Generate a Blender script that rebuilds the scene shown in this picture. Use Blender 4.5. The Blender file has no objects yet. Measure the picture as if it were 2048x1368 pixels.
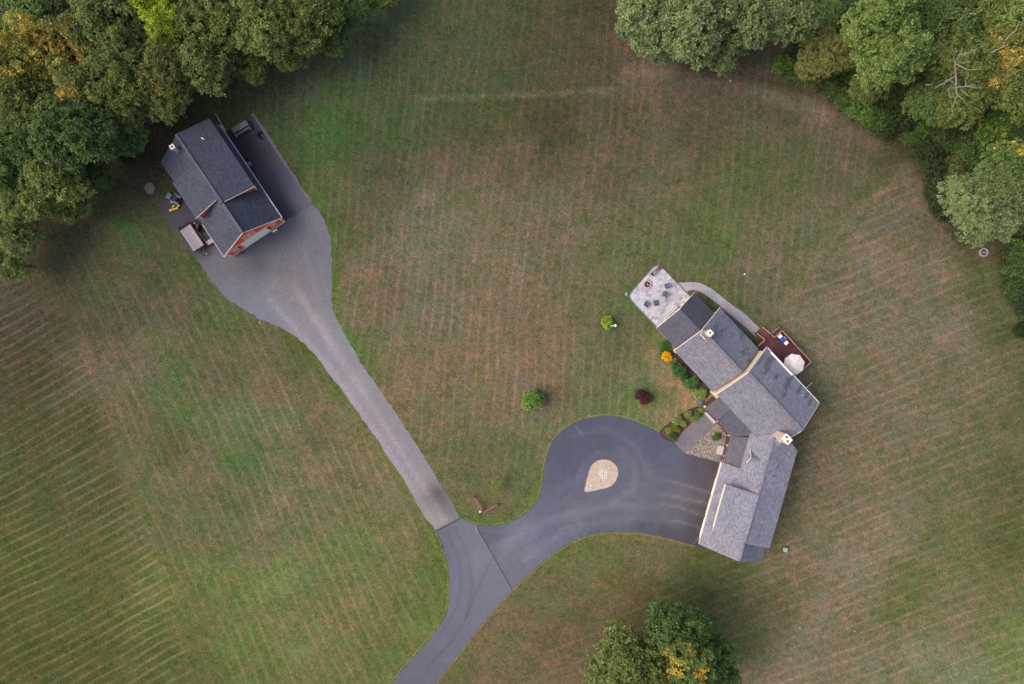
import bpy, bmesh, math, random
import numpy as np
from mathutils import Vector, Matrix, noise as mnoise
R = math.radians

# ------------------------------------------------------------------ camera, sky, sun, exposure
sc = bpy.context.scene
C = sc.collection
S = 0.068            # metres of ground per photograph pixel
HC = 100.0           # flying height
cam = bpy.data.cameras.new('camera'); co = bpy.data.objects.new('camera', cam); C.objects.link(co)
co.location = (0, 0, HC); co.rotation_euler = (0, 0, 0)
cam.sensor_width = 36; cam.lens = 36 * HC / (2048 * S); cam.clip_start = 1; cam.clip_end = 3000
sc.camera = co
SUN_EL, SUN_AZ = 50, 186        # azimuth, degrees counter-clockwise from +X, of where the light comes from
w = bpy.data.worlds.new("World"); sc.world = w; w.use_nodes = True
sky = w.node_tree.nodes.new('ShaderNodeTexSky'); sky.sky_type = 'NISHITA'; sky.sun_disc = False
sky.sun_elevation = R(SUN_EL); sky.sun_rotation = R(90 - SUN_AZ); sky.air_density = 1.0; sky.dust_density = 5.0
bg = w.node_tree.nodes['Background']; bg.inputs[1].default_value = 0.15
w.node_tree.links.new(sky.outputs[0], bg.inputs[0])
sl = bpy.data.lights.new('sun', 'SUN'); sl.energy = .75; sl.angle = R(34); sl.color = (1, .88, .74)
so = bpy.data.objects.new('sun', sl); C.objects.link(so)
d = Vector((math.cos(R(SUN_AZ)) * math.cos(R(SUN_EL)), math.sin(R(SUN_AZ)) * math.cos(R(SUN_EL)), math.sin(R(SUN_EL))))
so.rotation_euler = d.to_track_quat('Z', 'Y').to_euler()
sc.view_settings.view_transform = 'Standard'; sc.view_settings.look = 'None'
sc.view_settings.exposure = 0.50; sc.view_settings.gamma = 1
sc.render.engine = 'CYCLES'

# ------------------------------------------------------------------ helpers
def P(u, v, z=0.0):
    """where a photograph pixel lies at height z"""
    k = (1 - z / HC) * S
    return Vector(((u - 1024) * k, (684 - v) * k, z))
def lin(c):
    c = c / 255.0
    return c / 12.92 if c <= .04045 else ((c + .055) / 1.055) ** 2.4
def srgb(r, g, b): return (lin(r), lin(g), lin(b))
class Frame:
    def __init__(s, u, v, deg):
        s.o = P(u, v); s.a = R(deg); s.c = math.cos(s.a); s.s = math.sin(s.a)
    def __call__(s, x, y, z=0.0): return Vector((s.o.x + x * s.c - y * s.s, s.o.y + x * s.s + y * s.c, z))
class Ident:
    def __call__(s, x, y, z=0.0): return Vector((x, y, z))
ID = Ident()
class MB:
    def __init__(s): s.v = []; s.f = []
    def face(s, pts):
        n = len(s.v); s.v += [tuple(p) for p in pts]; s.f.append(tuple(range(n, n + len(pts)))); return s
    def slab(s, top, t):
        """top polygon (3-D, counter-clockwise from above), dropped by t"""
        n = len(s.v); k = len(top)
        s.v += [tuple(p) for p in top] + [(p[0], p[1], p[2] - t) for p in top]
        s.f.append(tuple(range(n, n + k))); s.f.append(tuple(range(n + 2 * k - 1, n + k - 1, -1)))
        for i in range(k):
            j = (i + 1) % k; s.f.append((n + i, n + k + i, n + k + j, n + j))
        return s
    def prism(s, pts, z0, z1): return s.slab([(p[0], p[1], z1) for p in pts], z1 - z0)
    def box(s, F, x0, x1, y0, y1, z0, z1):
        return s.slab([F(x0, y0, z1), F(x1, y0, z1), F(x1, y1, z1), F(x0, y1, z1)], z1 - z0)
    def beam(s, p, q, w, h, up=(0, 0, 1)):
        p = Vector(p); q = Vector(q); d = (q - p).normalized(); u = Vector(up)
        if abs(d.dot(u)) > .98: u = Vector((1, 0, 0))
        a = d.cross(u).normalized() * (w / 2); b = a.cross(d).normalized() * (h / 2)
        n = len(s.v)
        for e in (p, q): s.v += [tuple(e + a + b), tuple(e - a + b), tuple(e - a - b), tuple(e + a - b)]
        s.f += [(n, n + 1, n + 2, n + 3), (n + 7, n + 6, n + 5, n + 4)]
        for i in range(4):
            j = (i + 1) % 4; s.f.append((n + i, n + 4 + i, n + 4 + j, n + j))
        return s
    def tube(s, pts, rad, k=8, cap=True):
        pts = [Vector(p) for p in pts]; n0 = len(s.v); m = len(pts)
        ref = Vector((0, 0, 1))
        for i, p in enumerate(pts):
            d = (pts[min(i + 1, m - 1)] - pts[max(i - 1, 0)]).normalized()
            r0 = ref if abs(d.dot(ref)) < .9 else Vector((1, 0, 0))
            a = d.cross(r0).normalized(); b = d.cross(a)
            r = rad[i] if hasattr(rad, '__len__') else rad
            for j in range(k):
                t = 2 * math.pi * j / k; s.v.append(tuple(p + a * (r * math.cos(t)) + b * (r * math.sin(t))))
        for i in range(m - 1):
            for j in range(k):
                q = (j + 1) % k; s.f.append((n0 + i * k + j, n0 + i * k + q, n0 + (i + 1) * k + q, n0 + (i + 1) * k + j))
        if cap:
            s.f.append(tuple(n0 + j for j in range(k))[::-1]); s.f.append(tuple(n0 + (m - 1) * k + j for j in range(k)))
        return s
    def lathe(s, prof, k=24, c=(0, 0)):
        n0 = len(s.v); m = len(prof)
        for r, z in prof:
            for j in range(k):
                t = 2 * math.pi * j / k; s.v.append((c[0] + r * math.cos(t), c[1] + r * math.sin(t), z))
        for i in range(m - 1):
            for j in range(k):
                q = (j + 1) % k; s.f.append((n0 + i * k + j, n0 + i * k + q, n0 + (i + 1) * k + q, n0 + (i + 1) * k + j))
        return s
def obj(name, mb, m, parent=None, smooth=False, bevel=0, local=False):
    me = bpy.data.meshes.new(name)
    off = Vector((0, 0, 0))
    if parent is not None and not local:
        p = parent
        while p is not None: off += p.location; p = p.parent
    me.from_pydata([tuple(Vector(v) - off) for v in mb.v], [], mb.f)
    bm = bmesh.new(); bm.from_mesh(me)
    bmesh.ops.recalc_face_normals(bm, faces=bm.faces)
    if bevel: bmesh.ops.bevel(bm, geom=list(bm.edges), offset=bevel, segments=2, affect='EDGES', clamp_overlap=True)
    bm.to_mesh(me); bm.free()
    if smooth:
        for p in me.polygons: p.use_smooth = True
    o = bpy.data.objects.new(name, me); me.materials.append(m); C.objects.link(o)
    if parent is not None: o.parent = parent
    return o
def tag(o, label, cat, group=None, kind=None):
    if label: o['label'] = label
    if cat: o['category'] = cat
    if group: o['group'] = group
    if kind: o['kind'] = kind
    return o
def thing(name, label, cat, loc=(0, 0, 0), rz=0.0, group=None):
    o = bpy.data.objects.new(name, None); C.objects.link(o); o.location = loc; o.rotation_euler = (0, 0, rz)
    o.empty_display_size = .3
    return tag(o, label, cat, group)
def copy_thing(root, loc, rz, label, scale=1.0, group=None, mats=None):
    r = root.copy(); C.objects.link(r); r.location = loc; r.rotation_euler = (0, 0, rz)
    r.scale = (scale,) * 3 if not hasattr(scale, '__len__') else scale
    r['label'] = label
    if group: r['group'] = group
    for ch in root.children:
        c = ch.copy(); C.objects.link(c); c.parent = r
        for g in ch.children:
            e = g.copy(); C.objects.link(e); e.parent = c
        if mats and ch.name.split('.')[0] in mats:
            c.material_slots[0].link = 'OBJECT'; c.material_slots[0].material = mats[ch.name.split('.')[0]]
    return r

# ------------------------------------------------------------------ materials
class NT:
    def __init__(s, name):
        s.m = bpy.data.materials.new(name); s.m.use_nodes = True; s.t = s.m.node_tree; s.n = s.t.nodes; s.l = s.t.links
        s.b = s.n['Principled BSDF']; s.b.inputs['Roughness'].default_value = .85
        s.b.inputs['Specular IOR Level'].default_value = .25
    def node(s, typ, **kw):
        n = s.n.new(typ)
        for k, v in kw.items(): setattr(n, k, v)
        return n
    def put(s, a, b): s.l.new(a, b)
    def pos(s, rot=0, scale=(1, 1, 1)):
        g = s.node('ShaderNodeNewGeometry'); mp = s.node('ShaderNodeMapping')
        mp.vector_type = 'POINT'; mp.inputs['Rotation'].default_value = (0, 0, rot); mp.inputs['Scale'].default_value = scale
        if rot and scale != (1, 1, 1):
            m1 = s.node('ShaderNodeMapping'); m1.inputs['Rotation'].default_value = (0, 0, rot)
            mp.inputs['Rotation'].default_value = (0, 0, 0)
            s.put(g.outputs['Position'], m1.inputs[0]); s.put(m1.outputs[0], mp.inputs[0])
        else: s.put(g.outputs['Position'], mp.inputs[0])
        return mp.outputs[0]
    def noise(s, vec, scale, detail=3, rough=.6):
        n = s.node('ShaderNodeTexNoise'); n.inputs['Scale'].default_value = scale; n.inputs['Detail'].default_value = detail
        n.inputs['Roughness'].default_value = rough; s.put(vec, n.inputs['Vector']); return n.outputs['Fac']
    def voro(s, vec, scale, out='Color'):
        n = s.node('ShaderNodeTexVoronoi'); n.inputs['Scale'].default_value = scale; s.put(vec, n.inputs['Vector']); return n.outputs[out]
    def math(s, op, a, b=None, c=None, clamp=False):
        n = s.node('ShaderNodeMath', operation=op); n.use_clamp = clamp
        for i, x in enumerate((a, b, c)):
            if x is None: continue
            if isinstance(x, (int, float)): n.inputs[i].default_value = x
            else: s.put(x, n.inputs[i])
        return n.outputs[0]
    def range(s, x, a, b, c=0., d=1.):
        n = s.node('ShaderNodeMapRange'); s.put(x, n.inputs[0])
        for i, v in enumerate((a, b, c, d)): n.inputs[i + 1].default_value = v
        return n.outputs[0]
    def mix(s, f, a, b, mode='MIX'):
        n = s.node('ShaderNodeMix', data_type='RGBA', blend_type=mode)
        for k, x in ((0, f), (6, a), (7, b)):
            if isinstance(x, (int, float)): n.inputs[k].default_value = x
            elif isinstance(x, (tuple, list)): n.inputs[k].default_value = (*x[:3], 1)
            else: s.put(x, n.inputs[k])
        return n.outputs[2]
    def scale(s, col, f):
        n = s.node('ShaderNodeVectorMath', operation='SCALE')
        if isinstance(col, (tuple, list)): n.inputs[0].default_value = col[:3]
        else: s.put(col, n.inputs[0])
        if isinstance(f, (int, float)): n.inputs['Scale'].default_value = f
        else: s.put(f, n.inputs['Scale'])
        return n.outputs[0]
    def attr(s, name, out='Color'):
        n = s.node('ShaderNodeAttribute'); n.attribute_name = name; return n.outputs[out]
    def base(s, c):
        if isinstance(c, (tuple, list)): s.b.inputs['Base Color'].default_value = (*c[:3], 1)
        else: s.put(c, s.b.inputs['Base Color'])
    def bump(s, h, strength, dist):
        n = s.node('ShaderNodeBump'); n.inputs['Strength'].default_value = strength; n.inputs['Distance'].default_value = dist
        s.put(h, n.inputs['Height']); s.put(n.outputs[0], s.b.inputs['Normal'])
MATS = {}
def plain(name, rgb, rough=.7, amt=.12, scale=4.0, metal=0.0, fine=.10):
    """painted / plain surface with soft wear"""
    if name in MATS: return MATS[name]
    t = NT(name); v = t.pos()
    f = t.math('ADD', t.range(t.noise(v, scale, 4), .3, .7, 1 - amt, 1 + amt), t.range(t.noise(v, 30, 2), .3, .7, -fine, fine))
    t.base(t.scale(rgb, f)); t.b.inputs['Roughness'].default_value = rough; t.b.inputs['Metallic'].default_value = metal
    MATS[name] = t.m; return t.m
def planks(name, rgb, rot, width, amt=.2, gap=.5):
    t = NT(name); v = t.pos(rot)
    sx = t.node('ShaderNodeSeparateXYZ'); t.put(v, sx.inputs[0])
    q = t.math('DIVIDE', sx.outputs[0], width)
    fl = t.math('FLOOR', q); fr = t.math('FRACT', q)
    wn = t.node('ShaderNodeTexWhiteNoise', noise_dimensions='1D'); t.put(fl, wn.inputs['W'])
    line = t.math('GREATER_THAN', t.math('ABSOLUTE', t.math('SUBTRACT', fr, .5)), .42)
    f = t.math('SUBTRACT', t.range(wn.outputs[0], 0, 1, 1 - amt, 1 + amt), t.math('MULTIPLY', line, gap))
    f = t.math('MULTIPLY', f, t.range(t.noise(v, 6, 4), .3, .7, .85, 1.15))
    t.base(t.scale(rgb, f)); t.b.inputs['Roughness'].default_value = .75
    MATS[name] = t.m; return t.m
def shingle(name, rgb, rot, contrast=.3, stain=False, warm=.0):
    t = NT(name); v = t.pos(rot, (3.6, 5.0, 5.0))
    c = t.voro(v, 1.0)
    sx = t.node('ShaderNodeSeparateColor'); t.put(c, sx.inputs[0])
    f = t.range(sx.outputs[0], 0, 1, 1 - contrast, 1 + contrast)
    v2 = t.pos(rot, (1, 1, 1))
    f = t.math('MULTIPLY', f, t.range(t.noise(v2, 5.5, 3, .7), .3, .7, 1 - contrast * .9, 1 + contrast * .9))
    f = t.math('MULTIPLY', f, t.range(t.noise(v2, .45, 3), .3, .7, .92, 1.08))
    sep = t.node('ShaderNodeSeparateXYZ'); t.put(v2, sep.inputs[0])
    course = t.math('GREATER_THAN', t.math('FRACT', t.math('MULTIPLY', sep.outputs[1], 1 / .28)), .82)
    f = t.math('MULTIPLY', f, t.math('SUBTRACT', 1.0, t.math('MULTIPLY', course, .10)))
    col = t.scale(rgb, f)
    col = t.mix(t.range(sx.outputs[1], .4, 1, 0, .35), col, t.scale((rgb[0] * 1.12, rgb[1] * 1.0, rgb[2] * .86), f))
    if isinstance(stain, list):
        sep2 = sep; tot = None; warp = t.range(t.noise(v2, 1.6, 4, .7), .3, .7, -.45, .45)
        for sx_, sy_, rx_, ry_ in stain:
            dx_ = t.math('DIVIDE', t.math('SUBTRACT', sep.outputs[0], sx_), rx_); dy_ = t.math('DIVIDE', t.math('SUBTRACT', sep.outputs[1], sy_), ry_)
            q = t.math('ADD', t.math('SQRT', t.math('ADD', t.math('MULTIPLY', dx_, dx_), t.math('MULTIPLY', dy_, dy_))), warp)
            q = t.range(q, .35, 1.15, .72, 0); tot = q if tot is None else t.math('MAXIMUM', tot, q)
        col = t.mix(tot, col, (rgb[0] * .42, rgb[1] * .38, rgb[2] * .34))
    elif stain:
        vs = t.pos(rot, (.85, .22, .5))
        st = t.range(t.noise(vs, 1.0, 4, .65), .51, .58, 0, .75)
        fine = t.range(t.noise(v2, 2.5, 3), .38, .6, .3, 1)
        col = t.mix(t.math('MULTIPLY', st, fine), col, (rgb[0] * .40, rgb[1] * .37, rgb[2] * .33))
    t.base(col); t.b.inputs['Roughness'].default_value = .92; t.bump(f, .35, .02)
    MATS[name] = t.m; return t.m
def leafmat(name, a, b, tip=None, tipamt=.0, tipscale=.35, tlo=.55, thi=.62):
    """a, b: two greens mixed per leaf; tip: autumn colour in patches"""
    a, b = [tuple(min(.75, c * k) for c, k in zip(q, (1.68, 1.72, 1.55))) for q in (a, b)]
    t = NT(name); v = t.pos()
    r = t.attr('leaf')
    sp = t.node('ShaderNodeSeparateColor'); t.put(r, sp.inputs[0])
    oi = t.node('ShaderNodeObjectInfo')
    col = t.mix(t.math('ADD', t.math('MULTIPLY', sp.outputs[0], .6), t.range(t.noise(v, .5, 3), .3, .7, 0, .4), None, True), a, b)
    if tip:
        k = t.range(t.noise(v, tipscale, 3, .65), tlo, thi, 0, 1)
        k = t.math('MULTIPLY', k, t.range(sp.outputs[1], 0, .7, 0, tipamt), None, True)
        col = t.mix(k, col, tip)
    col = t.scale(col, t.math('MULTIPLY', t.math('MULTIPLY', t.range(sp.outputs[2], 0, 1, .7, 1.3), t.range(sp.outputs[1], 0, 1, .72, 1.34)), t.range(oi.outputs['Random'], 0, 1, .88, 1.12)))
    t.base(col); t.b.inputs['Roughness'].default_value = .6; t.b.inputs['Specular IOR Level'].default_value = .3
    tr = t.node('ShaderNodeBsdfTranslucent'); t.put(t.scale(col, 1.25), tr.inputs[0])
    ms = t.node('ShaderNodeMixShader'); ms.inputs[0].default_value = .28
    t.put(t.b.outputs[0], ms.inputs[1]); t.put(tr.outputs[0], ms.inputs[2])
    t.put(ms.outputs[0], t.n['Material Output'].inputs[0])
    MATS[name] = t.m; return t.m

# ------------------------------------------------------------------ lawn
LAWN = """760,30,83,91,64 900,40,77,79,54 1050,40,75,74,50 1200,40,72,66,48 1245,95,84,72,55 600,170,81,81,62 700,150,82,85,62 820,130,80,82,60
950,120,80,80,55 1100,120,78,72,52 1200,130,84,70,54 1300,160,108,88,75 1400,180,96,78,67 1550,180,92,78,63 1650,230,104,88,78 560,260,67,80,54
680,270,66,92,48 720,280,68,84,48 800,250,74,83,55 950,240,78,78,50 1100,250,75,66,48 1250,240,88,74,57 1400,260,88,76,60 1550,260,90,80,64 1700,250,90,77,64 1780,300,76,68,46
640,300,66,92,46 600,360,70,80,50 750,340,85,78,60 900,340,98,82,66 1050,330,98,82,64 1200,330,98,84,64 1350,340,98,88,66 1480,350,86,90,54
1560,330,92,92,58 1700,340,100,90,72 1820,360,102,88,70 700,430,98,86,68 850,440,108,98,82 1000,430,112,96,76 1150,430,110,96,76 1290,420,100,92,68
1430,430,88,95,52 1440,480,84,100,50 1550,430,105,95,72 1640,460,98,96,70 1750,430,112,98,82 1850,430,106,92,77 1930,480,95,85,62
700,540,118,98,80 850,490,114,104,84 1000,530,120,102,82 1150,540,112,98,76 1250,510,96,98,64 1400,500,95,92,60 1500,530,108,96,74
1600,530,112,98,78 1720,540,122,104,88 1850,540,116,100,80 1960,560,88,90,57 1980,650,90,88,58 720,640,118,98,80 850,640,114,100,82
1000,620,120,98,78 1130,650,124,98,78 1240,620,86,100,56 1200,580,106,96,68 1500,600,100,95,72 1600,640,118,104,86 1750,640,116,102,84 1900,660,119,104,88
800,760,124,98,76 950,740,126,100,78 1080,720,122,96,74 1180,740,102,98,68 1250,740,102,98,70 1320,770,128,105,80 1650,700,120,105,88
1800,740,117,100,80 1950,760,110,98,74 2030,740,96,88,62 860,840,110,96,70 980,840,116,98,74 1080,850,108,102,72 1050,900,96,96,62
950,930,98,92,62 1000,990,104,92,64 1300,830,114,108,78 1680,830,104,92,70 1700,860,116,98,77 1850,850,113,98,77 2000,850,98,90,60
1640,950,110,93,75 1750,960,114,98,77 1900,950,100,94,64 2020,950,90,86,54 1080,980,92,98,56 1600,1100,114,97,76 1750,1080,120,102,83
1900,1080,99,94,58 2030,1080,88,86,48 1200,1100,100,98,60 1300,1130,106,93,65 1450,1130,84,86,50 1100,1200,98,88,60 1000,1250,98,88,60
1250,1200,96,82,53 1400,1180,84,82,48 1550,1200,100,88,62 1700,1200,124,102,83 1850,1200,109,98,67 2000,1200,98,94,57 950,1340,98,84,62
1100,1320,102,82,62 1150,1280,98,80,58 1550,1330,123,101,83 1700,1320,114,98,79 1850,1310,114,106,82 2030,1300,106,108,62 1950,1340,106,108,80 1480,1250,105,98,59
250,400,78,70,56 290,320,72,61,50 200,450,83,72,56 240,430,72,95,47 100,560,80,72,53 200,560,86,82,60 300,540,82,78,58 370,560,76,84,50
50,640,80,68,58 150,640,82,72,56 250,640,84,78,60 350,620,96,84,65 450,640,86,92,54 500,680,106,92,69 600,700,86,88,47 50,740,75,66,46
200,740,107,88,73 300,740,110,92,77 350,760,84,98,54 420,740,100,88,66 520,740,112,94,73 620,770,110,94,69 60,850,79,74,46 160,870,76,72,46
260,860,102,86,63 340,790,84,96,54 400,820,92,98,66 480,830,98,104,74 560,860,110,104,73 680,850,114,98,67 60,960,76,76,43 200,980,80,76,47
300,940,96,90,60 400,930,107,94,69 480,930,80,96,52 560,960,110,100,74 650,930,114,96,69 740,930,114,98,69 50,1080,77,77,39 180,1090,80,78,43
300,1060,90,86,55 420,1060,98,94,62 520,1060,106,96,69 620,1050,103,98,66 720,1040,109,98,68 800,1000,110,98,69 50,1200,77,74,38 200,1200,78,76,39
330,1180,92,92,50 450,1150,98,102,54 560,1140,104,112,62 700,1120,98,104,58 800,1100,110,98,67 870,1130,90,96,46 50,1330,72,70,36 200,1330,74,72,38
350,1330,84,84,45 500,1300,96,98,52 620,1280,105,100,60 720,1220,107,98,62 820,1200,98,98,54 760,1310,92,94,52 860,1230,96,100,48

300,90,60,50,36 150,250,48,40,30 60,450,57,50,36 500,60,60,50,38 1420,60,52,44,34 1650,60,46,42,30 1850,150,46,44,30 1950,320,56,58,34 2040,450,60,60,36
650,870,92,86,66 330,880,84,80,50 1105,760,112,92,70 1240,670,100,92,70 1340,800,140,112,82 1360,820,138,112,84 1190,800,96,100,66 1265,810,96,106,60 770,560,116,94,78
1060,790,122,98,82 1750,800,116,100,80 1800,1250,112,98,70 1620,1250,120,102,84 1700,1130,118,104,86 1900,1230,112,98,74 1830,1180,92,94,48 1780,1230,84,90,46 1660,1290,110,94,76
705,665,84,104,48 690,700,86,104,50 667,560,84,96,50 668,480,84,92,50 640,390,84,98,50 625,360,80,90,50 1090,1012,88,100,48 1095,960,86,100,46 1040,1052,82,98,42 960,1060,84,98,42""".split()
LAWN = np.array([[float(x) for x in s.split(',')] for s in LAWN])
_f = np.interp(LAWN[:, 1], [0, 250, 600, 900, 1368], [.97, .97, .96, 1.0, 1.06]) + .08 * np.clip((LAWN[:, 1] - 700) / 400, 0, 1) * (LAWN[:, 0] < 350)
LAWN_RGB = np.array([[lin(c * k * q) for c, q in zip(r[2:], (.965, .985, .99))] for r, k in zip(LAWN, _f)])
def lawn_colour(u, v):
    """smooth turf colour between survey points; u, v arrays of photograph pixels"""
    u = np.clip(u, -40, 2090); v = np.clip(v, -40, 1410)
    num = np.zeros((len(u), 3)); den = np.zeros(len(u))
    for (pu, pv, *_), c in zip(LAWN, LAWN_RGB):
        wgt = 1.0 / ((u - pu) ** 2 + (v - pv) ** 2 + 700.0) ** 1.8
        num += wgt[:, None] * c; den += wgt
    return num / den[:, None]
def seg_dist(u, v, line):
    best = np.full(len(u), 1e9)
    for (a, b), (c, d_) in zip(line[:-1], line[1:]):
        dx, dy = c - a, d_ - b; t = np.clip(((u - a) * dx + (v - b) * dy) / (dx * dx + dy * dy), 0, 1)
        best = np.minimum(best, np.hypot(u - a - t * dx, v - b - t * dy))
    return best
FEAT = [  # worn tracks, lusher fringes, darker bands and painted house shade: polyline, half width px, gain
 ([(840, 200), (950, 190), (1060, 190), (1150, 186), (1225, 181)], 5, (1.45, 1.42, 1.5)), ([(850, 212), (1000, 206), (1120, 202)], 6, (.86, .90, .84)),
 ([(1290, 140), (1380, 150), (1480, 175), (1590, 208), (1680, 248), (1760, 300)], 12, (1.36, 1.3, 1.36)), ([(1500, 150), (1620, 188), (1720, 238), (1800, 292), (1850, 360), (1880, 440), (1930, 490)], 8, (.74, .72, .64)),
 ([(1740, 290), (1800, 345), (1850, 420), (1890, 490), (1925, 560)], 12, (1.12, 1.06, 1.04)), ([(1580, 600), (1640, 510), (1710, 430), (1790, 365)], 6, (1.16, 1.08, 1.0)), ([(1555, 590), (1620, 490), (1690, 415), (1770, 350)], 9, (.86, .96, .72)),
 ([(640, 405), (668, 470), (670, 560), (680, 635), (712, 700), (745, 745)], 6, (.80, 1.10, .62)), ([(1096, 895), (1082, 960), (1070, 1000), (1040, 1040), (985, 1052), (940, 1040)], 8, (.80, 1.12, .60)), ([(1130, 850), (1200, 828), (1290, 845), (1350, 880)], 6, (.84, 1.12, .68)),
 ([(560, 660), (620, 705), (700, 815), (780, 930), (862, 1062), (890, 1140), (892, 1200)], 8, (.86, 1.02, .62)), ([(1030, 1178), (1110, 1112), (1200, 1072), (1300, 1072), (1390, 1096)], 9, (1.14, 1.04, .94)), ([(1050, 1200), (980, 1270), (900, 1350)], 10, (1.10, 1.02, .92)),
 ([(1300, 700), (1380, 800), (1330, 820)], 12, (1.12, 1.02, .94)), ([(1250, 600), (1300, 665), (1335, 720)], 9, (.78, 1.04, .62)), ([(1395, 545), (1470, 600), (1520, 650)], 7, (.78, 1.02, .62)), ([(1400, 600), (1450, 640), (1505, 690)], 9, (.78, .92, .56)), ([(1630, 760), (1640, 810), (1600, 900), (1590, 990), (1560, 1090)], 12, (.92, .92, .84)),  # last two strips paint the house's shade into the turf; the first is greener
 ([(150, 640), (210, 830), (270, 1000), (390, 1368)], 5, (1.14, 1.08, 1.0))]
def sig(x): return 1 / (1 + np.exp(-np.clip(x, -30, 30)))
def side(u, v, a, b, soft=8.0):
    """1 on the right of the line a->b (pixel coords, v down)"""
    dx, dy = b[0] - a[0], b[1] - a[1]; L = math.hypot(dx, dy)
    return sig((-(u - a[0]) * dy + (v - a[1]) * dx) / L / soft * -1)
def ground():
    xs = np.concatenate([-np.geomspace(900, 84, 12), np.arange(-80, 80.01, .5), np.geomspace(84, 900, 12)])
    ys = np.concatenate([-np.geomspace(900, 60, 12), np.arange(-56, 56.01, .5), np.geomspace(60, 900, 12)])
    X, Y = np.meshgrid(xs, ys); nx, ny = len(xs), len(ys)
    v = np.zeros((nx * ny, 3)); v[:, 0] = X.ravel(); v[:, 1] = Y.ravel()
    i = np.arange(nx * ny).reshape(ny, nx)
    f = np.stack([i[:-1, :-1], i[:-1, 1:], i[1:, 1:], i[1:, :-1]], -1).reshape(-1, 4)
    me = bpy.data.meshes.new('lawn'); me.from_pydata(v.tolist(), [], f.tolist())
    u = v[:, 0] / S + 1024; w_ = 684 - v[:, 1] / S
    wob = np.array([mnoise.noise(Vector((a * .07, b * .07, 0))) + .45 * mnoise.noise(Vector((a * .35, b * .35, 3))) for a, b in v[:, :2]]) * 46
    wob2 = np.array([mnoise.noise(Vector((a * .07, b * .07, 9))) + .45 * mnoise.noise(Vector((a * .35, b * .35, 7))) for a, b in v[:, :2]]) * 46
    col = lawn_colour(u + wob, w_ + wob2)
    for line, hw, g in FEAT:
        m = np.exp(-(seg_dist(u + wob * .1, w_ + wob2 * .1, line) / hw) ** 2)[:, None]; col = col * (1 + m * (np.array(g) - 1))
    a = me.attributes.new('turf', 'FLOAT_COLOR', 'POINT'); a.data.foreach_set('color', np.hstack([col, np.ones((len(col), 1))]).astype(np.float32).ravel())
    # mowing directions: r lower left field, g middle-left field, b big middle field, a right and lower right field
    L1 = sig(-(u - (150 + (w_ - 640) * .345)) / 7) * sig((w_ - 560) / 30)
    mid = sig((u - (150 + (w_ - 640) * .345)) / 7)
    gravel_x = np.interp(w_, [400, 520, 620, 700, 800, 900, 1000, 1060, 1180, 1368], [400, 420, 560, 640, 720, 790, 850, 880, 900, 790])
    Z2 = mid * sig(-(u - gravel_x) / 10) * sig((w_ - 470) / 60)
    right = sig((u - np.interp(w_, [300, 500, 640, 760, 1000, 1368], [1800, 1650, 1560, 1640, 1560, 1000])) / 10)
    Z3 = sig((u - gravel_x) / 10) * (1 - right) * sig(-(w_ - 1000) / 30)
    Z4 = right * sig((w_ - 330) / 50)
    st = np.stack([L1, Z2, Z3, Z4], -1)
    a = me.attributes.new('mow', 'FLOAT_COLOR', 'POINT'); a.data.foreach_set('color', st.astype(np.float32).ravel())
    t = NT('dry turf'); t.b.inputs['Roughness'].default_value = 1; t.b.inputs['Specular IOR Level'].default_value = .05
    pos = t.pos()
    c = t.attr('turf')
    mow = t.attr('mow'); sp = t.node('ShaderNodeSeparateColor'); t.put(mow, sp.inputs[0]); al = t.attr('mow', 'Alpha')
    # green / straw mottling at several sizes
    pr = t.pos(.6)
    wp = t.node('ShaderNodeTexNoise'); wp.inputs['Scale'].default_value = .8; wp.inputs['Detail'].default_value = 3; t.put(pr, wp.inputs['Vector'])
    ws = t.node('ShaderNodeVectorMath', operation='MULTIPLY_ADD'); t.put(wp.outputs['Color'], ws.inputs[0]); ws.inputs[1].default_value = (1.2, 1.2, 0); t.put(pr, ws.inputs[2]); pw = ws.outputs[0]
    n1 = t.noise(pw, .42, 8, .74); n2 = t.noise(pw, 1.5, 5, .78); n3 = t.noise(t.pos(.37), 4.6, 4, .8); n4 = t.noise(pos, .16, 4, .6)
    hs = t.node('ShaderNodeHueSaturation'); hs.inputs['Saturation'].default_value = .86; hs.inputs['Value'].default_value = .97; t.put(c, hs.inputs['Color']); c = hs.outputs[0]
    green = t.mix(1.0, c, (.64, .88, .58), 'MULTIPLY'); straw = t.mix(1.0, c, (1.30, 1.13, 1.10), 'MULTIPLY')
    k = t.math('ADD', t.math('MULTIPLY', n1, .55), t.math('MULTIPLY', n2, .45))
    k = t.range(k, .425, .575)
    col = t.mix(k, green, straw)
    clover = t.mix(1.0, c, (.86, 1.10, 1.04), 'MULTIPLY')
    col = t.mix(t.math('MULTIPLY', t.range(t.noise(t.pos(1.1), .27, 6, .75), .51, .60), t.range(n2, .40, .56, .15, .95)), col, clover)
    lush = t.mix(1.0, c, (.66, 1.04, .46), 'MULTIPLY')
    col = t.mix(t.math('MULTIPLY', t.range(t.noise(t.pos(2.1), .2, 7, .76), .56, .64), t.range(n2, .44, .58, .95, .15)), col, lush)
    f = t.math('MULTIPLY', t.range(n2, .3, .7, .84, 1.16), t.range(n3, .32, .68, .52, 1.48))
    f = t.math('MULTIPLY', f, t.range(n4, .3, .7, .93, 1.07))
    # mowing lines: thin paler lines of laid straw, broken up
    tot = None
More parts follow.
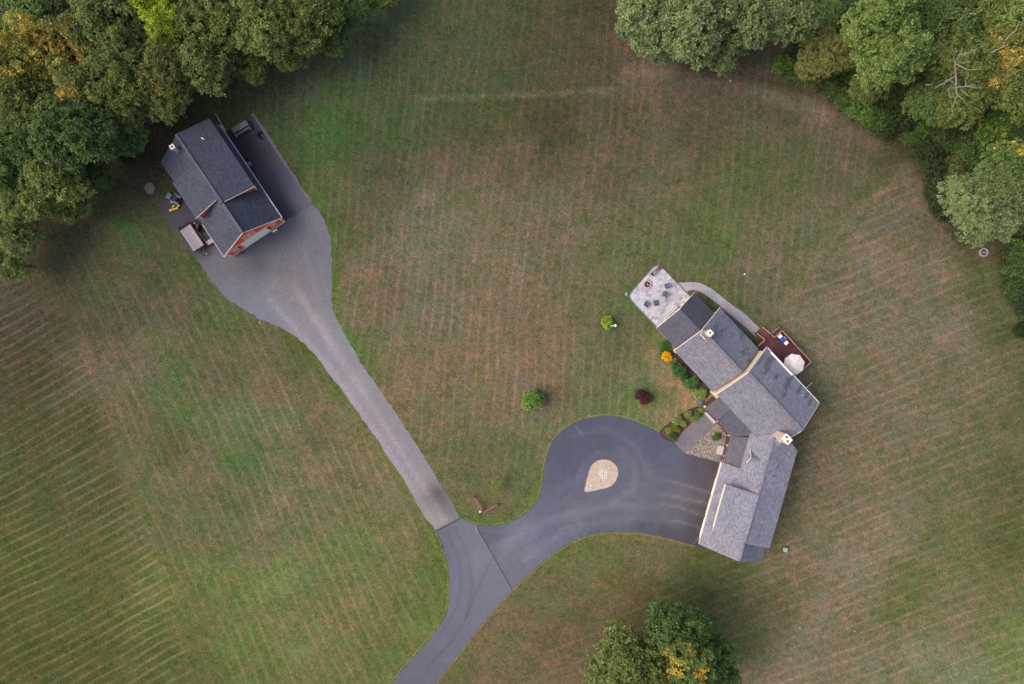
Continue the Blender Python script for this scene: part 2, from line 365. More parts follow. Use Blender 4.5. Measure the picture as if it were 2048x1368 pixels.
    for ang, sp_, wgt, mask in ((28.5, 1.28, .42, sp.outputs[0]), (-66, 1.45, .19, sp.outputs[1]), (84, 1.32, .16, sp.outputs[2]), (21, 1.4, .19, al)):
        # coordinate across the lines
        v = t.pos(-R(ang)); sep = t.node('ShaderNodeSeparateXYZ'); t.put(v, sep.inputs[0])
        wv = t.math('ADD', sep.outputs[1], t.range(t.noise(pos, .035, 2), 0, 1, -1.5, 1.5))
        fr = t.math('FRACT', t.math('DIVIDE', wv, sp_))
        line = t.range(t.math('ABSOLUTE', t.math('SUBTRACT', fr, .5)), .0, .24, 1, -.25)
        vb = t.node('ShaderNodeMapping'); vb.inputs['Scale'].default_value = (.07, .8, 1); t.put(v, vb.inputs[0])
        brk = t.math('MULTIPLY', t.range(t.noise(vb.outputs[0], 1.0, 4, .7), .30, .58, .25, 1.2), t.range(t.noise(pos, .11, 3), .40, .56, .45, 1.15))
        x = t.math('MULTIPLY', t.math('MULTIPLY', line, brk), t.math('MULTIPLY', mask, wgt))
        tot = x if tot is None else t.math('ADD', tot, x)
    # coarse straw streaks along the mowing direction of the two middle fields
    f = t.math('MULTIPLY', f, t.math('ADD', 1.0, tot))
    col = t.mix(t.math('MULTIPLY', tot, .8, None, True), col, straw)
    # scattered pale dead tufts
    dead = t.range(t.noise(pos, 3.2, 2, .5), .66, .72, 0, .5)
    col = t.mix(t.math('MULTIPLY', dead, t.range(n1, .45, .6)), col, t.scale(c, 1.75))
    t.base(t.scale(col, f)); t.bump(n3, .5, .06)
    me.materials.append(t.m)
    o = bpy.data.objects.new('lawn', me); C.objects.link(o)
    tag(o, 'patchy mown lawn, straw brown with green areas, around both buildings', 'lawn', kind='structure')
ground()

# ------------------------------------------------------------------ paving sheets
def ragged(pts, amp=.12, step=.5, seed=1, close=True):
    """densify a pixel outline (Catmull-Rom) and wobble it; returns world xy"""
    rnd = random.Random(seed); w_ = [P(*p[:2]) for p in pts]; n = len(w_); out = []
    sharp = [len(p) > 2 for p in pts]
    for i in range(n):
        p1, p2 = w_[i], w_[(i + 1) % n]
        p0 = w_[(i - 1) % n] if not sharp[i] else p1 * 2 - p2
        p3 = w_[(i + 2) % n] if not sharp[(i + 1) % n] else p2 * 2 - p1
        m = max(1, int((p2 - p1).length / step))
        for k in range(m):
            t = k / m
            q = .5 * ((2 * p1) + (p2 - p0) * t + (2 * p0 - 5 * p1 + 4 * p2 - p3) * t * t + (3 * p1 - p0 - 3 * p2 + p3) * t ** 3)
            a = mnoise.noise(q * 1.3 + Vector((seed * 7, 0, 0))) * amp + rnd.uniform(-1, 1) * amp * .25
            b = mnoise.noise(q * 1.3 + Vector((seed * 7, 5, 0))) * amp + rnd.uniform(-1, 1) * amp * .25
            if k == 0 and sharp[i]: a = b = 0
            out.append(Vector((q.x + a, q.y + b, 0)))
    return out
def sheet(name, outline, z, m, label, cell=None, colour=None, parent=None, cat='paving', thick=0.0):
    """flat sheet with optional per-vertex colour from colour(u, v)"""
    me = bpy.data.meshes.new(name); bm = bmesh.new()
    vs = [bm.verts.new((p.x, p.y, z)) for p in outline]
    f = bm.faces.new(vs); f.normal_update()
    if f.normal.z < 0: f.normal_flip()
    bmesh.ops.triangulate(bm, faces=[f])
    if cell:
        x0, x1 = min(p.x for p in outline), max(p.x for p in outline); y0, y1 = min(p.y for p in outline), max(p.y for p in outline)
        for ax, lo, hi in ((0, x0, x1), (1, y0, y1)):
            q = lo + cell
            while q < hi:
                cz = [0, 0, 0]; cz[ax] = q; nn = [0, 0, 0]; nn[ax] = 1
                bmesh.ops.bisect_plane(bm, geom=bm.verts[:] + bm.edges[:] + bm.faces[:], plane_co=cz, plane_no=nn, dist=1e-5); q += cell
    if thick:
        r = bmesh.ops.extrude_face_region(bm, geom=bm.faces[:])
        for g in r['geom']:
            if isinstance(g, bmesh.types.BMVert): g.co.z -= thick
        bmesh.ops.recalc_face_normals(bm, faces=bm.faces)
    bm.to_mesh(me); bm.free()
    if colour:
        n = len(me.vertices); c = np.zeros(n * 3); me.vertices.foreach_get('co', c); c = c.reshape(-1, 3)
        rgb = colour(c[:, 0] / S + 1024, 684 - c[:, 1] / S)
        a = me.attributes.new('tone', 'FLOAT_COLOR', 'POINT'); a.data.foreach_set('color', np.hstack([rgb, np.ones((n, 1))]).astype(np.float32).ravel())
    me.materials.append(m); o = bpy.data.objects.new(name, me); C.objects.link(o)
    tag(o, label, cat, kind='structure')
    return o
def toned(name, speck=.15, sc1=14, mid=.08, rough=.9, spec=.25, stones=0.0, bump=.3):
    t = NT(name); pos = t.pos(); c = t.attr('tone')
    f = t.math('MULTIPLY', t.range(t.noise(pos, sc1, 3, .75), .25, .75, 1 - speck, 1 + speck), t.range(t.noise(pos, 1.1, 5, .65), .3, .7, 1 - mid, 1 + mid))
    col = t.scale(c, f)
    if stones:
        vv = t.voro(pos, 8.0); sp = t.node('ShaderNodeSeparateColor'); t.put(vv, sp.inputs[0])
        col = t.scale(col, t.range(sp.outputs[0], 0, 1, 1 - stones, 1 + stones))
    t.base(col); t.b.inputs['Roughness'].default_value = rough; t.b.inputs['Specular IOR Level'].default_value = spec
    t.bump(t.noise(pos, sc1, 3, .75), bump, .03); MATS[name] = t.m; return t.m
def samples(txt, gain=(1, 1, 1)):
    a = np.array([[float(x) for x in s.split(',')] for s in txt.split()]); rgb = np.array([[lin(c) for c in r[2:]] for r in a])
    def fn(u, v, soft=200.0, gain=gain):
        num = np.zeros((len(u), 3)); den = np.zeros(len(u))
        for r, c in zip(a, rgb):
            k = 1 / ((u - r[0]) ** 2 + (v - r[1]) ** 2 + soft) ** 1.8; num += k[:, None] * c; den += k
        return num / den[:, None] * np.array(gain)
    return fn
# gravel
gravel_px = [(872, 1062, 1), (921, 1036, 1), (900, 1000), (870, 950), (840, 900), (800, 840), (760, 780), (728, 735), (708, 700), (690, 670), (672, 635), (664, 600), (664, 560),
    (663, 520), (662, 480), (652, 450), (640, 425), (622, 408, 1), (572, 438, 1), (530, 420), (470, 380), (400, 385), (350, 386), (330, 393), (319, 408), (322, 425), (335, 440), (350, 460), (365, 482),
    (385, 507), (400, 527), (412, 546), (430, 572), (455, 597), (490, 620), (525, 640), (560, 655), (590, 672), (615, 695), (635, 715), (655, 745), (680, 775), (705, 810), (730, 845),
    (755, 880), (780, 920), (805, 955), (830, 1000), (850, 1035)]
gfn = samples("""880,1040,142,132,128 895,1020,120,112,116 870,990,122,110,112 850,960,142,130,134 820,920,138,128,136 790,880,140,128,134 750,820,138,126,132 715,770,144,132,138 690,740,136,126,134
670,710,138,130,138 640,680,134,126,134 620,650,140,128,132 600,610,132,122,126 640,600,124,116,122 640,540,118,110,118 620,500,112,106,116 590,460,104,98,108 560,470,98,92,102 520,520,96,90,98
480,530,104,98,106 500,560,118,112,122 540,580,124,116,124 570,620,128,122,134 520,620,122,118,130 470,580,116,110,122 440,540,108,102,112 400,480,78,72,80 350,420,78,72,82 370,400,72,66,74
640,450,116,110,120 600,560,120,110,114 560,530,110,102,110 560,600,126,118,124""", (.82, .91, .89))
ruts = [[(888, 1040), (800, 900), (700, 745), (640, 655), (590, 570)], [(868, 1045), (780, 905), (680, 760), (610, 680), (540, 600)], [(660, 690), (625, 560), (600, 480)]]
def gravel_col(u, v):
    c = gfn(u, v)
    for k, r in enumerate(ruts):
        m = np.exp(-(seg_dist(u, v, r) / 7.0) ** 2) * (.30 if k < 2 else .14); c = c * (1 + m[:, None] * np.array([1.1, .8, .75]))
    edge = np.exp(-(seg_dist(u, v, [(655, 745), (755, 880), (850, 1035)]) / 9.0) ** 2) * .08
    c = c * (1 + edge[:, None] * np.array([.8, .9, 1.2]))
    m = np.exp(-(np.hypot((u - 878) * .8 - (v - 990) * .35, (v - 990) * .6) / 13) ** 2) * .35; c = c * (1 - m[:, None])
    m = np.exp(-(np.hypot(u - 505, v - 545) / 26) ** 2) * .22; return c * (1 - m[:, None])
sheet('gravel_drive', ragged(gravel_px, .17, .22, 3), .006, toned('crushed gravel', .40, 6.0, .10, .95, .15, .0, .5), 'grey crushed gravel drive leading up to the red barn', .5, gravel_col)
# soil rims under the asphalt edges
entry_px = [(872, 1062, 1), (921, 1036, 1), (951, 1050, 1), (1024, 1178, 1), (1000, 1205), (975, 1235), (950, 1265), (920, 1305), (895, 1335), (868, 1368), (835, 1410, 1), (748, 1410, 1), (783, 1368), (810, 1335), (845, 1295),
    (870, 1265), (888, 1240), (896, 1215), (900, 1180), (898, 1145), (890, 1105), (882, 1080)]
main_px = [(951, 1050, 1), (975, 1052), (1000, 1050), (1025, 1043), (1050, 1028), (1068, 1010), (1080, 990), (1084, 970), (1088, 940), (1093, 915), (1101, 890), (1113, 872), (1130, 857), (1150, 845), (1175, 837), (1205, 832),
    (1235, 833), (1262, 840), (1290, 851), (1320, 866), (1347, 884), (1369, 907, 1), (1450, 926, 1), (1425, 1030, 1), (1410, 1098, 1), (1391, 1091, 1), (1350, 1080), (1320, 1072), (1280, 1065), (1240, 1063), (1200, 1065), (1170, 1071),
    (1140, 1085), (1110, 1105), (1080, 1128), (1050, 1155), (1024, 1178, 1)]
def strip(line, width, amp, seed):
    w_ = [P(*p) for p in line]; pts = []
    rnd = random.Random(seed)
    L, Rr = [], []
    for i in range(len(w_) - 1):
        d_ = (w_[i + 1] - w_[i]); n_ = Vector((-d_.y, d_.x, 0)).normalized(); m = max(1, int(d_.length / .3))
        for k in range(m):
            q = w_[i] + d_ * (k / m); a = mnoise.noise(q * 1.1) * amp
            L.append(q + n_ * max(width / 2 + a + rnd.uniform(-.03, .03), .02 - width / 2)); Rr.append(q - n_ * (width / 2))
    return L + Rr[::-1]
soil = plain('edge soil', srgb(132, 110, 86), .95, .3, 3, 0, .25)
sheet('path_edge', strip([(1391, 1093), (1350, 1083), (1320, 1075), (1280, 1068), (1240, 1066), (1200, 1068), (1170, 1074), (1140, 1088), (1110, 1108), (1080, 1131), (1050, 1158), (1024, 1181), (1000, 1208), (975, 1238), (950, 1268), (920, 1308), (895, 1338), (868, 1371), (840, 1405)], .10, .16, 4),
      .004, soil, 'thin strip of bare soil along the lower driveway edge', cat='soil')
sheet('path_edge', strip([(745, 1408), (780, 1366), (807, 1333), (842, 1293), (867, 1263), (885, 1238), (893, 1214), (897, 1180), (895, 1146), (887, 1106), (879, 1080), (869, 1062)], .08, .13, 5),
      .004, soil, 'thin strip of bare soil along the left driveway edge', cat='soil')
edge_a = strip([(1368, 905), (1346, 881), (1320, 863), (1290, 848), (1262, 837), (1235, 830), (1205, 829), (1175, 834), (1150, 842), (1130, 854), (1111, 870), (1098, 889), (1090, 914), (1085, 940), (1081, 970), (1077, 989), (1065, 1007), (1048, 1025), (1024, 1040), (1000, 1047), (975, 1049), (951, 1047), (922, 1033)], .08, .13, 6)
sheet('path_edge', edge_a, .004, soil, 'thin strip of bare soil round the turning circle', cat='soil')
efn = samples("""890,1070,104,102,114 930,1080,112,110,122 960,1120,116,114,126 1000,1170,112,110,122 920,1160,108,106,120 940,1220,108,106,120 900,1280,104,102,116 850,1330,100,98,112 820,1368,98,96,110 880,1110,100,98,112""", (.88, .91, .89))
tracks = [[(912, 1060), (935, 1110), (945, 1170), (935, 1230), (905, 1280), (850, 1340)], [(895, 1065), (918, 1120), (922, 1170), (912, 1220), (880, 1270)], [(985, 1115), (950, 1190), (930, 1240)]]
def entry_col(u, v):
    c = efn(u, v)
    for r in tracks: c = c * (1 - .17 * np.exp(-(seg_dist(u, v, r) / 2.6) ** 2))[:, None]
    return c
asph_old = toned('worn asphalt', .22, 14, .08, .9, .2); asph_new = toned('asphalt', .22, 14, .11, .85, .25)
sheet('driveway', ragged(entry_px, .05, .4, 7), .010, asph_old, 'worn grey asphalt entry drive running off the bottom of the photo', .3, entry_col, cat='driveway')
mfn = samples("""980,1080,92,92,106 1020,1100,112,110,124 1060,1080,112,112,126 1040,1130,104,104,118 1100,1040,98,98,114 1090,1080,100,100,114 1120,970,86,88,104 1130,900,80,83,98 1180,860,78,81,96 1240,860,82,84,98 1300,890,82,84,100
1340,930,90,92,108 1260,920,92,92,106 1280,980,100,100,112 1150,1030,106,106,118 1200,1040,100,100,112 1260,1030,102,100,112 1200,1058,84,86,102 1280,1055,84,84,98 1340,1070,78,76,88 1400,940,84,80,92 1430,935,72,66,74
1420,960,80,70,76 1400,1000,92,84,92 1360,990,98,96,106 1350,1040,96,92,102 1390,1070,72,68,78 1420,1010,66,58,64 1410,1050,66,58,66 1140,930,82,84,100 1160,1015,100,100,112 1120,1010,96,96,110 1200,890,82,84,98""", (.88, .91, .89))
streak = [[(1432, 988), (1400, 980), (1370, 970), (1310, 955)], [(1424, 1010), (1395, 1003), (1360, 995), (1300, 985)], [(1418, 1035), (1390, 1026), (1360, 1015), (1310, 1005)], [(1410, 1060), (1385, 1050), (1355, 1043), (1280, 1045)]]
bands = [[(960, 1110), (1050, 1060), (1130, 1030), (1230, 1010), (1330, 1015)], [(1050, 1120), (1130, 1060), (1230, 1040), (1330, 1035)], [(1240, 900), (1270, 940), (1265, 980), (1220, 1010)], [(1150, 870), (1210, 855), (1270, 890), (1300, 950)], [(1120, 975), (1145, 965), (1165, 958)]]
def main_col(u, v):
    c = mfn(u, v)
    for r in streak:
        k = .75 * np.exp(-(seg_dist(u, v, r) / 2.6) ** 2) * np.clip((u - 1290) / 80, 0, 1) * (.6 + .4 * np.sin(u * .7) ** 2)
        c = c * (1 + k[:, None] * np.array([1.1, .9, .85]))
    for r in bands: c = c * (1 + .2 * np.exp(-(seg_dist(u, v, r) / 8) ** 2))[:, None]
    c = c * (1 + .5 * np.exp(-(seg_dist(u, v, [(1152, 852), (1163, 868)]) / 2.2) ** 2))[:, None]
    c = c * (1 - .35 * np.exp(-(np.hypot(u - 1284, v - 1053) / 4) ** 2))[:, None]
    for r in ([(1130, 1062), (1200, 1046), (1270, 1042), (1330, 1052)], [(1120, 1052), (1200, 1036), (1280, 1034)], [(1010, 1120), (1060, 1085), (1120, 1058)], [(1270, 900), (1285, 945), (1275, 985)], [(965, 1068), (1010, 1072), (1060, 1060)]): c = c * (1 - .13 * np.exp(-(seg_dist(u, v, r) / 1.8) ** 2))[:, None]
    for x_, y_, q_ in ((1330, 960, 2.5), (1348, 935, 1.8), (1375, 1020, 2.2), (1180, 860, 2), (1090, 1060, 2), (1255, 1010, 1.6), (1300, 1065, 1.6)): c = c * (1 - .22 * np.exp(-(np.hypot(u - x_, v - y_) / q_) ** 2))[:, None]
    return c
sheet('driveway', ragged(main_px, .05, .4, 8), .014, asph_new, 'blue grey asphalt turning circle and forecourt before the garage', .33, main_col, cat='driveway')
bfn = samples("""505,245,62,60,72 480,280,48,46,56 520,290,60,58,68 560,350,72,72,86 600,400,78,78,92 540,350,64,62,72 560,400,66,66,78 590,380,78,80,94 490,300,52,50,60 580,425,62,62,74""", (1.35, 1.3, 1.2))  # samples include the barn's shade, so the tone darkens towards its wall
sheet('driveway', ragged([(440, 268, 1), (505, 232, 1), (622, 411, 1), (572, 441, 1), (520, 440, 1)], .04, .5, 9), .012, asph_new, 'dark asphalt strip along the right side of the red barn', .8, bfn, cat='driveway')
gr_edge = plain('crushed stone edge', srgb(104, 100, 104), .95, .25, 4, 0, .3)
sheet('path_edge', strip([(504, 228), (520, 250), (560, 312), (600, 374), (624, 411)], .5, .22, 12), .005, gr_edge, 'loose stone strip along the asphalt beside the red barn', cat='gravel')
# seams and crack filler
seam = plain('tar seam', srgb(62, 60, 68), .8, .2, 6)
def line_mesh(name, pts, w_, z, m, label, cat):
    o = obj(name, MB(), m); mb = MB(); q = [P(*p) for p in pts]
    L, Rr = [], []
    for i, a in enumerate(q):
        d_ = (q[min(i + 1, len(q) - 1)] - q[max(i - 1, 0)]); n_ = Vector((-d_.y, d_.x, 0)).normalized()
        ww = w_ * (1 + .6 * mnoise.noise(a * 2)); L.append(a + n_ * ww / 2); Rr.append(a - n_ * ww / 2)
    for i in range(len(q) - 1): mb.face([(L[i].x, L[i].y, z), (Rr[i].x, Rr[i].y, z), (Rr[i + 1].x, Rr[i + 1].y, z), (L[i + 1].x, L[i + 1].y, z)])
    bpy.data.objects.remove(o); o = obj(name, mb, m); tag(o, label, cat, kind='structure'); return o
def wig(a, b, n=14, amp=1.0, seed=0):
    rnd = random.Random(seed); return [(a[0] + (b[0] - a[0]) * i / n + rnd.uniform(-amp, amp), a[1] + (b[1] - a[1]) * i / n + rnd.uniform(-amp, amp)) for i in range(n + 1)]
line_mesh('driveway_seam', wig((951, 1050), (1024, 1178), 18, .4, 1), .12, .018, seam, 'dark seam where the two asphalt surfaces meet', 'seam')
line_mesh('driveway_seam', wig((872, 1062), (921, 1036), 10, .5, 2), .16, .018, seam, 'dark seam between gravel drive and asphalt', 'seam')
line_mesh('driveway_crack', wig((1386, 1089), (1398, 1074), 8, .6, 3) + wig((1398, 1074), (1407, 1070), 4, .4, 4)[1:], .05, .019, plain('pale crack', srgb(150, 146, 148), .9), 'thin pale crack at the lower garage corner', 'crack')
line_mesh('driveway_crack', wig((951, 1050), (954, 1066), 6, .6, 5), .09, .02, MATS['pale crack'], 'short pale crack at the top of the long seam', 'crack')
ring_px = [(1205, 899), (1235, 908), (1250, 928), (1254, 950), (1246, 972), (1222, 988), (1185, 999), (1160, 999), (1147, 990), (1148, 965), (1156, 940), (1168, 918), (1185, 904)]
rfn = samples("1205,905,84,87,100 1245,950,90,92,105 1200,992,92,94,108 1155,990,88,88,102 1155,950,92,94,109 1170,920,84,87,101")
sheet('driveway', ragged(ring_px, .04, .3, 10), .018, asph_new, 'darker sealed asphalt band around the teardrop island', .8, rfn, cat='driveway')
tear_px = [(1207.6, 919), (1216.8, 920.3), (1227.4, 926), (1234.4, 935.6), (1236, 946), (1234.4, 955), (1229, 965.4), (1217.7, 974), (1191.4, 980.4), (1173, 984.3), (1169.5, 983), (1168.6, 979.5), (1173.9, 958.4), (1179, 939), (1186, 927.7), (1196.7, 920.7)]
t = NT('tan pea gravel'); pos = t.pos(); vv = t.voro(pos, 9); sp = t.node('ShaderNodeSeparateColor'); t.put(vv, sp.inputs[0])
t.base(t.scale(srgb(186, 166, 150), t.math('MULTIPLY', t.range(sp.outputs[0], 0, 1, .82, 1.18), t.range(t.noise(pos, 1.2, 4), .3, .7, .88, 1.1)))); t.bump(sp.outputs[1], .4, .03)
sheet('island', ragged(tear_px, .02, .25, 11), .05, t.m, 'teardrop shaped island of tan pea gravel in the turning circle', cat='island', thick=.045)
# compass of white stones laid on the island, and loose stones
stone_w = plain('white stone', srgb(214, 212, 212), .8, .1, 8); stone_g = plain('field stone', srgb(150, 146, 142), .9, .2, 5)
def rock_mesh(r, seed, flat=.6):
    bm = bmesh.new(); bmesh.ops.create_icosphere(bm, subdivisions=2, radius=r)
    for v in bm.verts:
        k = 1 + .28 * mnoise.noise(v.co / r * 1.3 + Vector((seed * 3.1, 0, 0))); v.co *= k; v.co.z *= flat
    me = bpy.data.meshes.new('stone'); bm.to_mesh(me); bm.free(); return me
def rock(name, u, v, r, m, label, cat, seed=0, z=0.0, group=None):
    me = rock_mesh(r, seed); me.materials.append(m); o = bpy.data.objects.new(name, me); C.objects.link(o)
    p = P(u, v, 0); o.location = (p.x, p.y, z + r * .3); tag(o, label, cat, group); return o
cx = P(1207, 947.5); proto = rock_mesh(.13, 4, .5); proto.materials.append(stone_w)
rnd = random.Random(5)
for k in range(4):
    for j in range(3):
        for s_ in (-1, 1):
            a = k * math.pi / 2; rr = .22 + j * .19
            o = bpy.data.objects.new('stone', proto); C.objects.link(o)
            o.location = (cx.x + rr * math.cos(a) - s_ * .12 * math.sin(a), cx.y + rr * math.sin(a) + s_ * .12 * math.cos(a), .07); o.rotation_euler = (0, 0, rnd.uniform(0, 6)); o.scale = (.8, .55, .6)
            tag(o, 'small white stone in the cross shaped pattern on the teardrop island', 'stone', 'white stones laid as a cross on the island')
for k in range(4):
    a = k * math.pi / 2 + math.pi / 4
    for j in range(2):
        o = bpy.data.objects.new('stone', proto); C.objects.link(o); rr = .42 + j * .2
        o.location = (cx.x + rr * math.cos(a), cx.y + rr * math.sin(a), .07); o.rotation_euler = (0, 0, rnd.uniform(0, 6)); o.scale = (.7, .6, .6)
        tag(o, 'small white stone in the cross shaped pattern on the teardrop island', 'stone', 'white stones laid as a cross on the island')
for k in range(9):
    o = bpy.data.objects.new('stone', proto); C.objects.link(o); q = P(1178 + rnd.uniform(-5, 5), 973 + rnd.uniform(-7, 6))
    o.location = (q.x, q.y, .065); o.rotation_euler = (0, 0, rnd.uniform(0, 6)); o.scale = (rnd.uniform(.6, 1.1), .6, .5)
    tag(o, 'small white stone loose near the pointed end of the teardrop island', 'stone', 'loose white stones at the point of the island')

# ------------------------------------------------------------------ patio, paths, beds
HF = Frame(1412.2, 783.3, 43.1)      # main house: x north-east, y north-west
WF = Frame(1447.9, 1093.2, -15.8)    # garage wing: y runs up along its ridge
BF = Frame(518.3, 478.3, 33.86)      # red barn: y runs back from its front wall
def pavers(name, rgb, rot, bw=.5, bh=.35, contrast=.26):
    t = NT(name); v = t.pos(rot)
    br = t.node('ShaderNodeTexBrick'); t.put(v, br.inputs['Vector']); br.inputs['Scale'].default_value = 1
    br.inputs['Brick Width'].default_value = bw; br.inputs['Row Height'].default_value = bh; br.inputs['Mortar Size'].default_value = .018
    br.inputs['Color1'].default_value = (0, 0, 0, 1); br.inputs['Color2'].default_value = (1, 1, 1, 1); br.inputs['Mortar'].default_value = (.5, .5, .5, 1); br.inputs['Bias'].default_value = 0
    sp = t.node('ShaderNodeSeparateColor'); t.put(br.outputs['Color'], sp.inputs[0])
    f = t.math('MULTIPLY', t.range(sp.outputs[0], 0, 1, 1 - contrast, 1 + contrast), t.range(br.outputs['Fac'], 0, 1, 1, .62))
    f = t.math('MULTIPLY', f, t.range(t.noise(v, 12, 3), .3, .7, .9, 1.1)); f = t.math('MULTIPLY', f, t.range(t.noise(v, .6, 4), .3, .7, .86, 1.12))
    col = t.mix(t.range(t.noise(v, .9, 3), .4, .65, 0, .7), t.scale(rgb, f), t.scale((rgb[0] * 1.1, rgb[1] * .95, rgb[2] * .86), f))
    t.base(col); t.bump(br.outputs['Fac'], -.3, .02); MATS[name] = t.m; return t.m
pav = pavers('patio pavers', srgb(180, 179, 189), -R(43.1)); pav2 = pavers('path pavers', srgb(164, 160, 168), -R(-50), .3, .2, .12)
pav3 = pavers('walkway pavers', srgb(120, 115, 122), -R(43.1), .5, .25, .12); curb = plain('border paver', srgb(112, 108, 114), .9, .15, 5)
patio_px = [(1307, 533), (1315.6, 529), (1323, 533), (1377, 588, 1), (1400, 612, 1), (1345, 668, 1), (1314, 656, 1), (1262, 602), (1257.5, 593), (1261, 585)]
sheet('patio_border', ragged(patio_px, .01, .4, 13), .11, curb, 'darker border course around the paver patio', cat='patio', thick=.12)
cpx = Vector((sum(p[0] for p in patio_px) / 10, sum(p[1] for p in patio_px) / 10))
inner = [(cpx.x + (p[0] - cpx.x) * .955, cpx.y + (p[1] - cpx.y) * .955, *p[2:]) for p in patio_px]
sheet('patio', ragged(inner, .01, .4, 13), .16, pav, 'light grey paver patio at the end of the house', cat='patio', thick=.15)
path_px = [(1352.5, 567), (1371.6, 565), (1392, 564.6), (1406.7, 569), (1424.2, 578.5), (1444.7, 594.6), (1466, 611), (1487, 626), (1506, 644), (1524.3, 661.5, 1), (1512.5, 674.5, 1), (1494, 657), (1474.6, 641), (1458, 627), (1444.7, 616),
    (1430, 603.5), (1408.1, 588), (1393.5, 581), (1380.4, 580.4), (1371.6, 586, 1)]
sheet('path', ragged(path_px, .02, .3, 14), .05, pav2, 'curved grey paver path from the patio to the deck stairs', cat='path', thick=.045)
walk_px = [(1348, 883, 1), (1369, 907, 1), (1434, 845, 1), (1412, 818, 1)]
sheet('path', ragged(walk_px, .01, .4, 15), .03, pav3, 'straight paver walkway from the forecourt to the front door', cat='path', thick=.025)
sheet('path', ragged([(1432.7, 908, 1), (1427, 922, 1), (1445, 926, 1), (1449, 911, 1)], .0, .4, 16), .034, pav3, 'small paver landing between stone bed and garage wall', cat='path', thick=.025)
t = NT('river stones'); pos = t.pos(); vn = t.node('ShaderNodeTexVoronoi'); vn.inputs['Scale'].default_value = 7.5; t.put(pos, vn.inputs['Vector'])
sp = t.node('ShaderNodeSeparateColor'); t.put(vn.outputs['Color'], sp.inputs[0])
col = t.mix(t.range(sp.outputs[1], .3, .8), srgb(150, 132, 108), srgb(176, 170, 168)); col = t.scale(col, t.math('MULTIPLY', t.range(sp.outputs[0], 0, 1, .5, 1.35), t.range(vn.outputs['Distance'], .1, .6, 1.1, .6)))
t.base(col); t.bump(vn.outputs['Distance'], -.8, .08)
sheet('stone_bed', ragged([(1370, 907, 1), (1434, 846, 1), (1462, 870, 1), (1462, 926, 1), (1444, 925, 1)], .02, .4, 17), .022, t.m, 'bed of tan and grey river stones beside the porch', cat='bed')
mulch = plain('red mulch', srgb(88, 60, 62), .95, .25, 6, 0, .35); mulch_d = plain('dark mulch', srgb(66, 58, 58), .95, .25, 5, 0, .3)
sheet('mulch_bed', ragged([(1321, 865), (1330, 855), (1343.4, 844.5), (1370.8, 825), (1390, 816.4), (1399.7, 815.2), (1408, 818, 1), (1411, 822, 1), (1390, 838), (1348, 883, 1), (1330, 876), (1323, 871)], .05, .3, 18), .04, mulch, 'reddish mulch bed beside the paver walkway', cat='bed', thick=.03)
line_mesh('bed_edging', [(1348, 884), (1330, 877), (1322, 871), (1320.5, 864), (1329, 854), (1343, 843.5), (1370, 824), (1390, 815.4), (1400, 814)], .13, .045, plain('dark edging', srgb(58, 42, 42), .9), 'dark edging curving around the mulch bed', 'edging')
sheet('mulch_bed', ragged([(1335, 706), (1356, 694, 1), (1430, 776, 1), (1412, 797, 1), (1392, 776), (1365, 747), (1345, 724)], .08, .4, 19), .02, mulch_d, 'dark mulch strip along the middle house wall', cat='bed')
sheet('sand_patch', ragged([(291, 368), (303, 366), (309, 377), (306, 388), (298, 388), (289, 378)], .15, .3, 20), .01, plain('dry sand', srgb(120, 108, 94), .95, .2, 3, 0, .2), 'bare tan patch in the grass left of the red barn', cat='soil')
granite = plain('pale granite', srgb(186, 184, 188), .8, .06, 4, 0, .08)
def quad_prism(name, pxs, z, t, m, label, cat):
    o = obj(name, MB().slab([P(*p, z) for p in pxs][::-1], t), m, bevel=.02); return tag(o, label, cat)
quad_prism('granite_step', [(1407, 825), (1411, 821.5), (1432.7, 844), (1428.2, 848)], .2, .19, granite, 'long pale granite step at the front entry porch', 'step')
quad_prism('granite_step', [(1437.5, 891), (1451.5, 894.4), (1447, 911.2), (1432.7, 908)], .2, .19, granite, 'square pale granite step beside the stone bed', 'step')
quad_prism('granite_step', [(1333, 628), (1352, 609), (1356.8, 613.5), (1338, 633)], .36, .19, granite, 'long pale granite step on the patio by the house door', 'step')

# ------------------------------------------------------------------ building materials
cream = plain('cream siding', srgb(236, 224, 196), .7, .05, 2, 0, .05); creamtrim = plain('cream trim', srgb(236, 222, 202), .6, .05, 3, 0, .04)
white = plain('white paint', srgb(244, 240, 234), .5, .04, 3, 0, .03); glass = plain('window glass', srgb(50, 56, 64), .12, .1, 1); glass.node_tree.nodes['Principled BSDF'].inputs['Specular IOR Level'].default_value = .6
red = planks('red siding', srgb(236, 104, 70), -R(33.86), .25, .06, .12); dark = plain('black metal', srgb(34, 33, 36), .5, .1, 5)
redwood = planks('red stained boards', srgb(98, 62, 66), -R(43.1) + R(90), .14, .10, .25); redtrim = plain('red stain', srgb(126, 70, 66), .7, .1, 4); capwood = plain('sun bleached wood', srgb(170, 128, 112), .8, .12, 4)
brick = plain('pink chimney stone', srgb(206, 166, 148), .85, .22, 5, 0, .15); flue = plain('soot', srgb(26, 22, 22), .9)
sh_house = shingle('grey shingles', srgb(116, 115, 126), -R(43.1) - R(90), .20); sh_ne = shingle('stained grey shingles', srgb(128, 130, 142), -R(43.1) - R(90), .16, True)
_rot = -R(43.1) - R(90)
def _st(u, v, z, rx, ry):
    p = P(u, v, z); return (p.x * math.cos(_rot) - p.y * math.sin(_rot), p.x * math.sin(_rot) + p.y * math.cos(_rot), rx, ry)
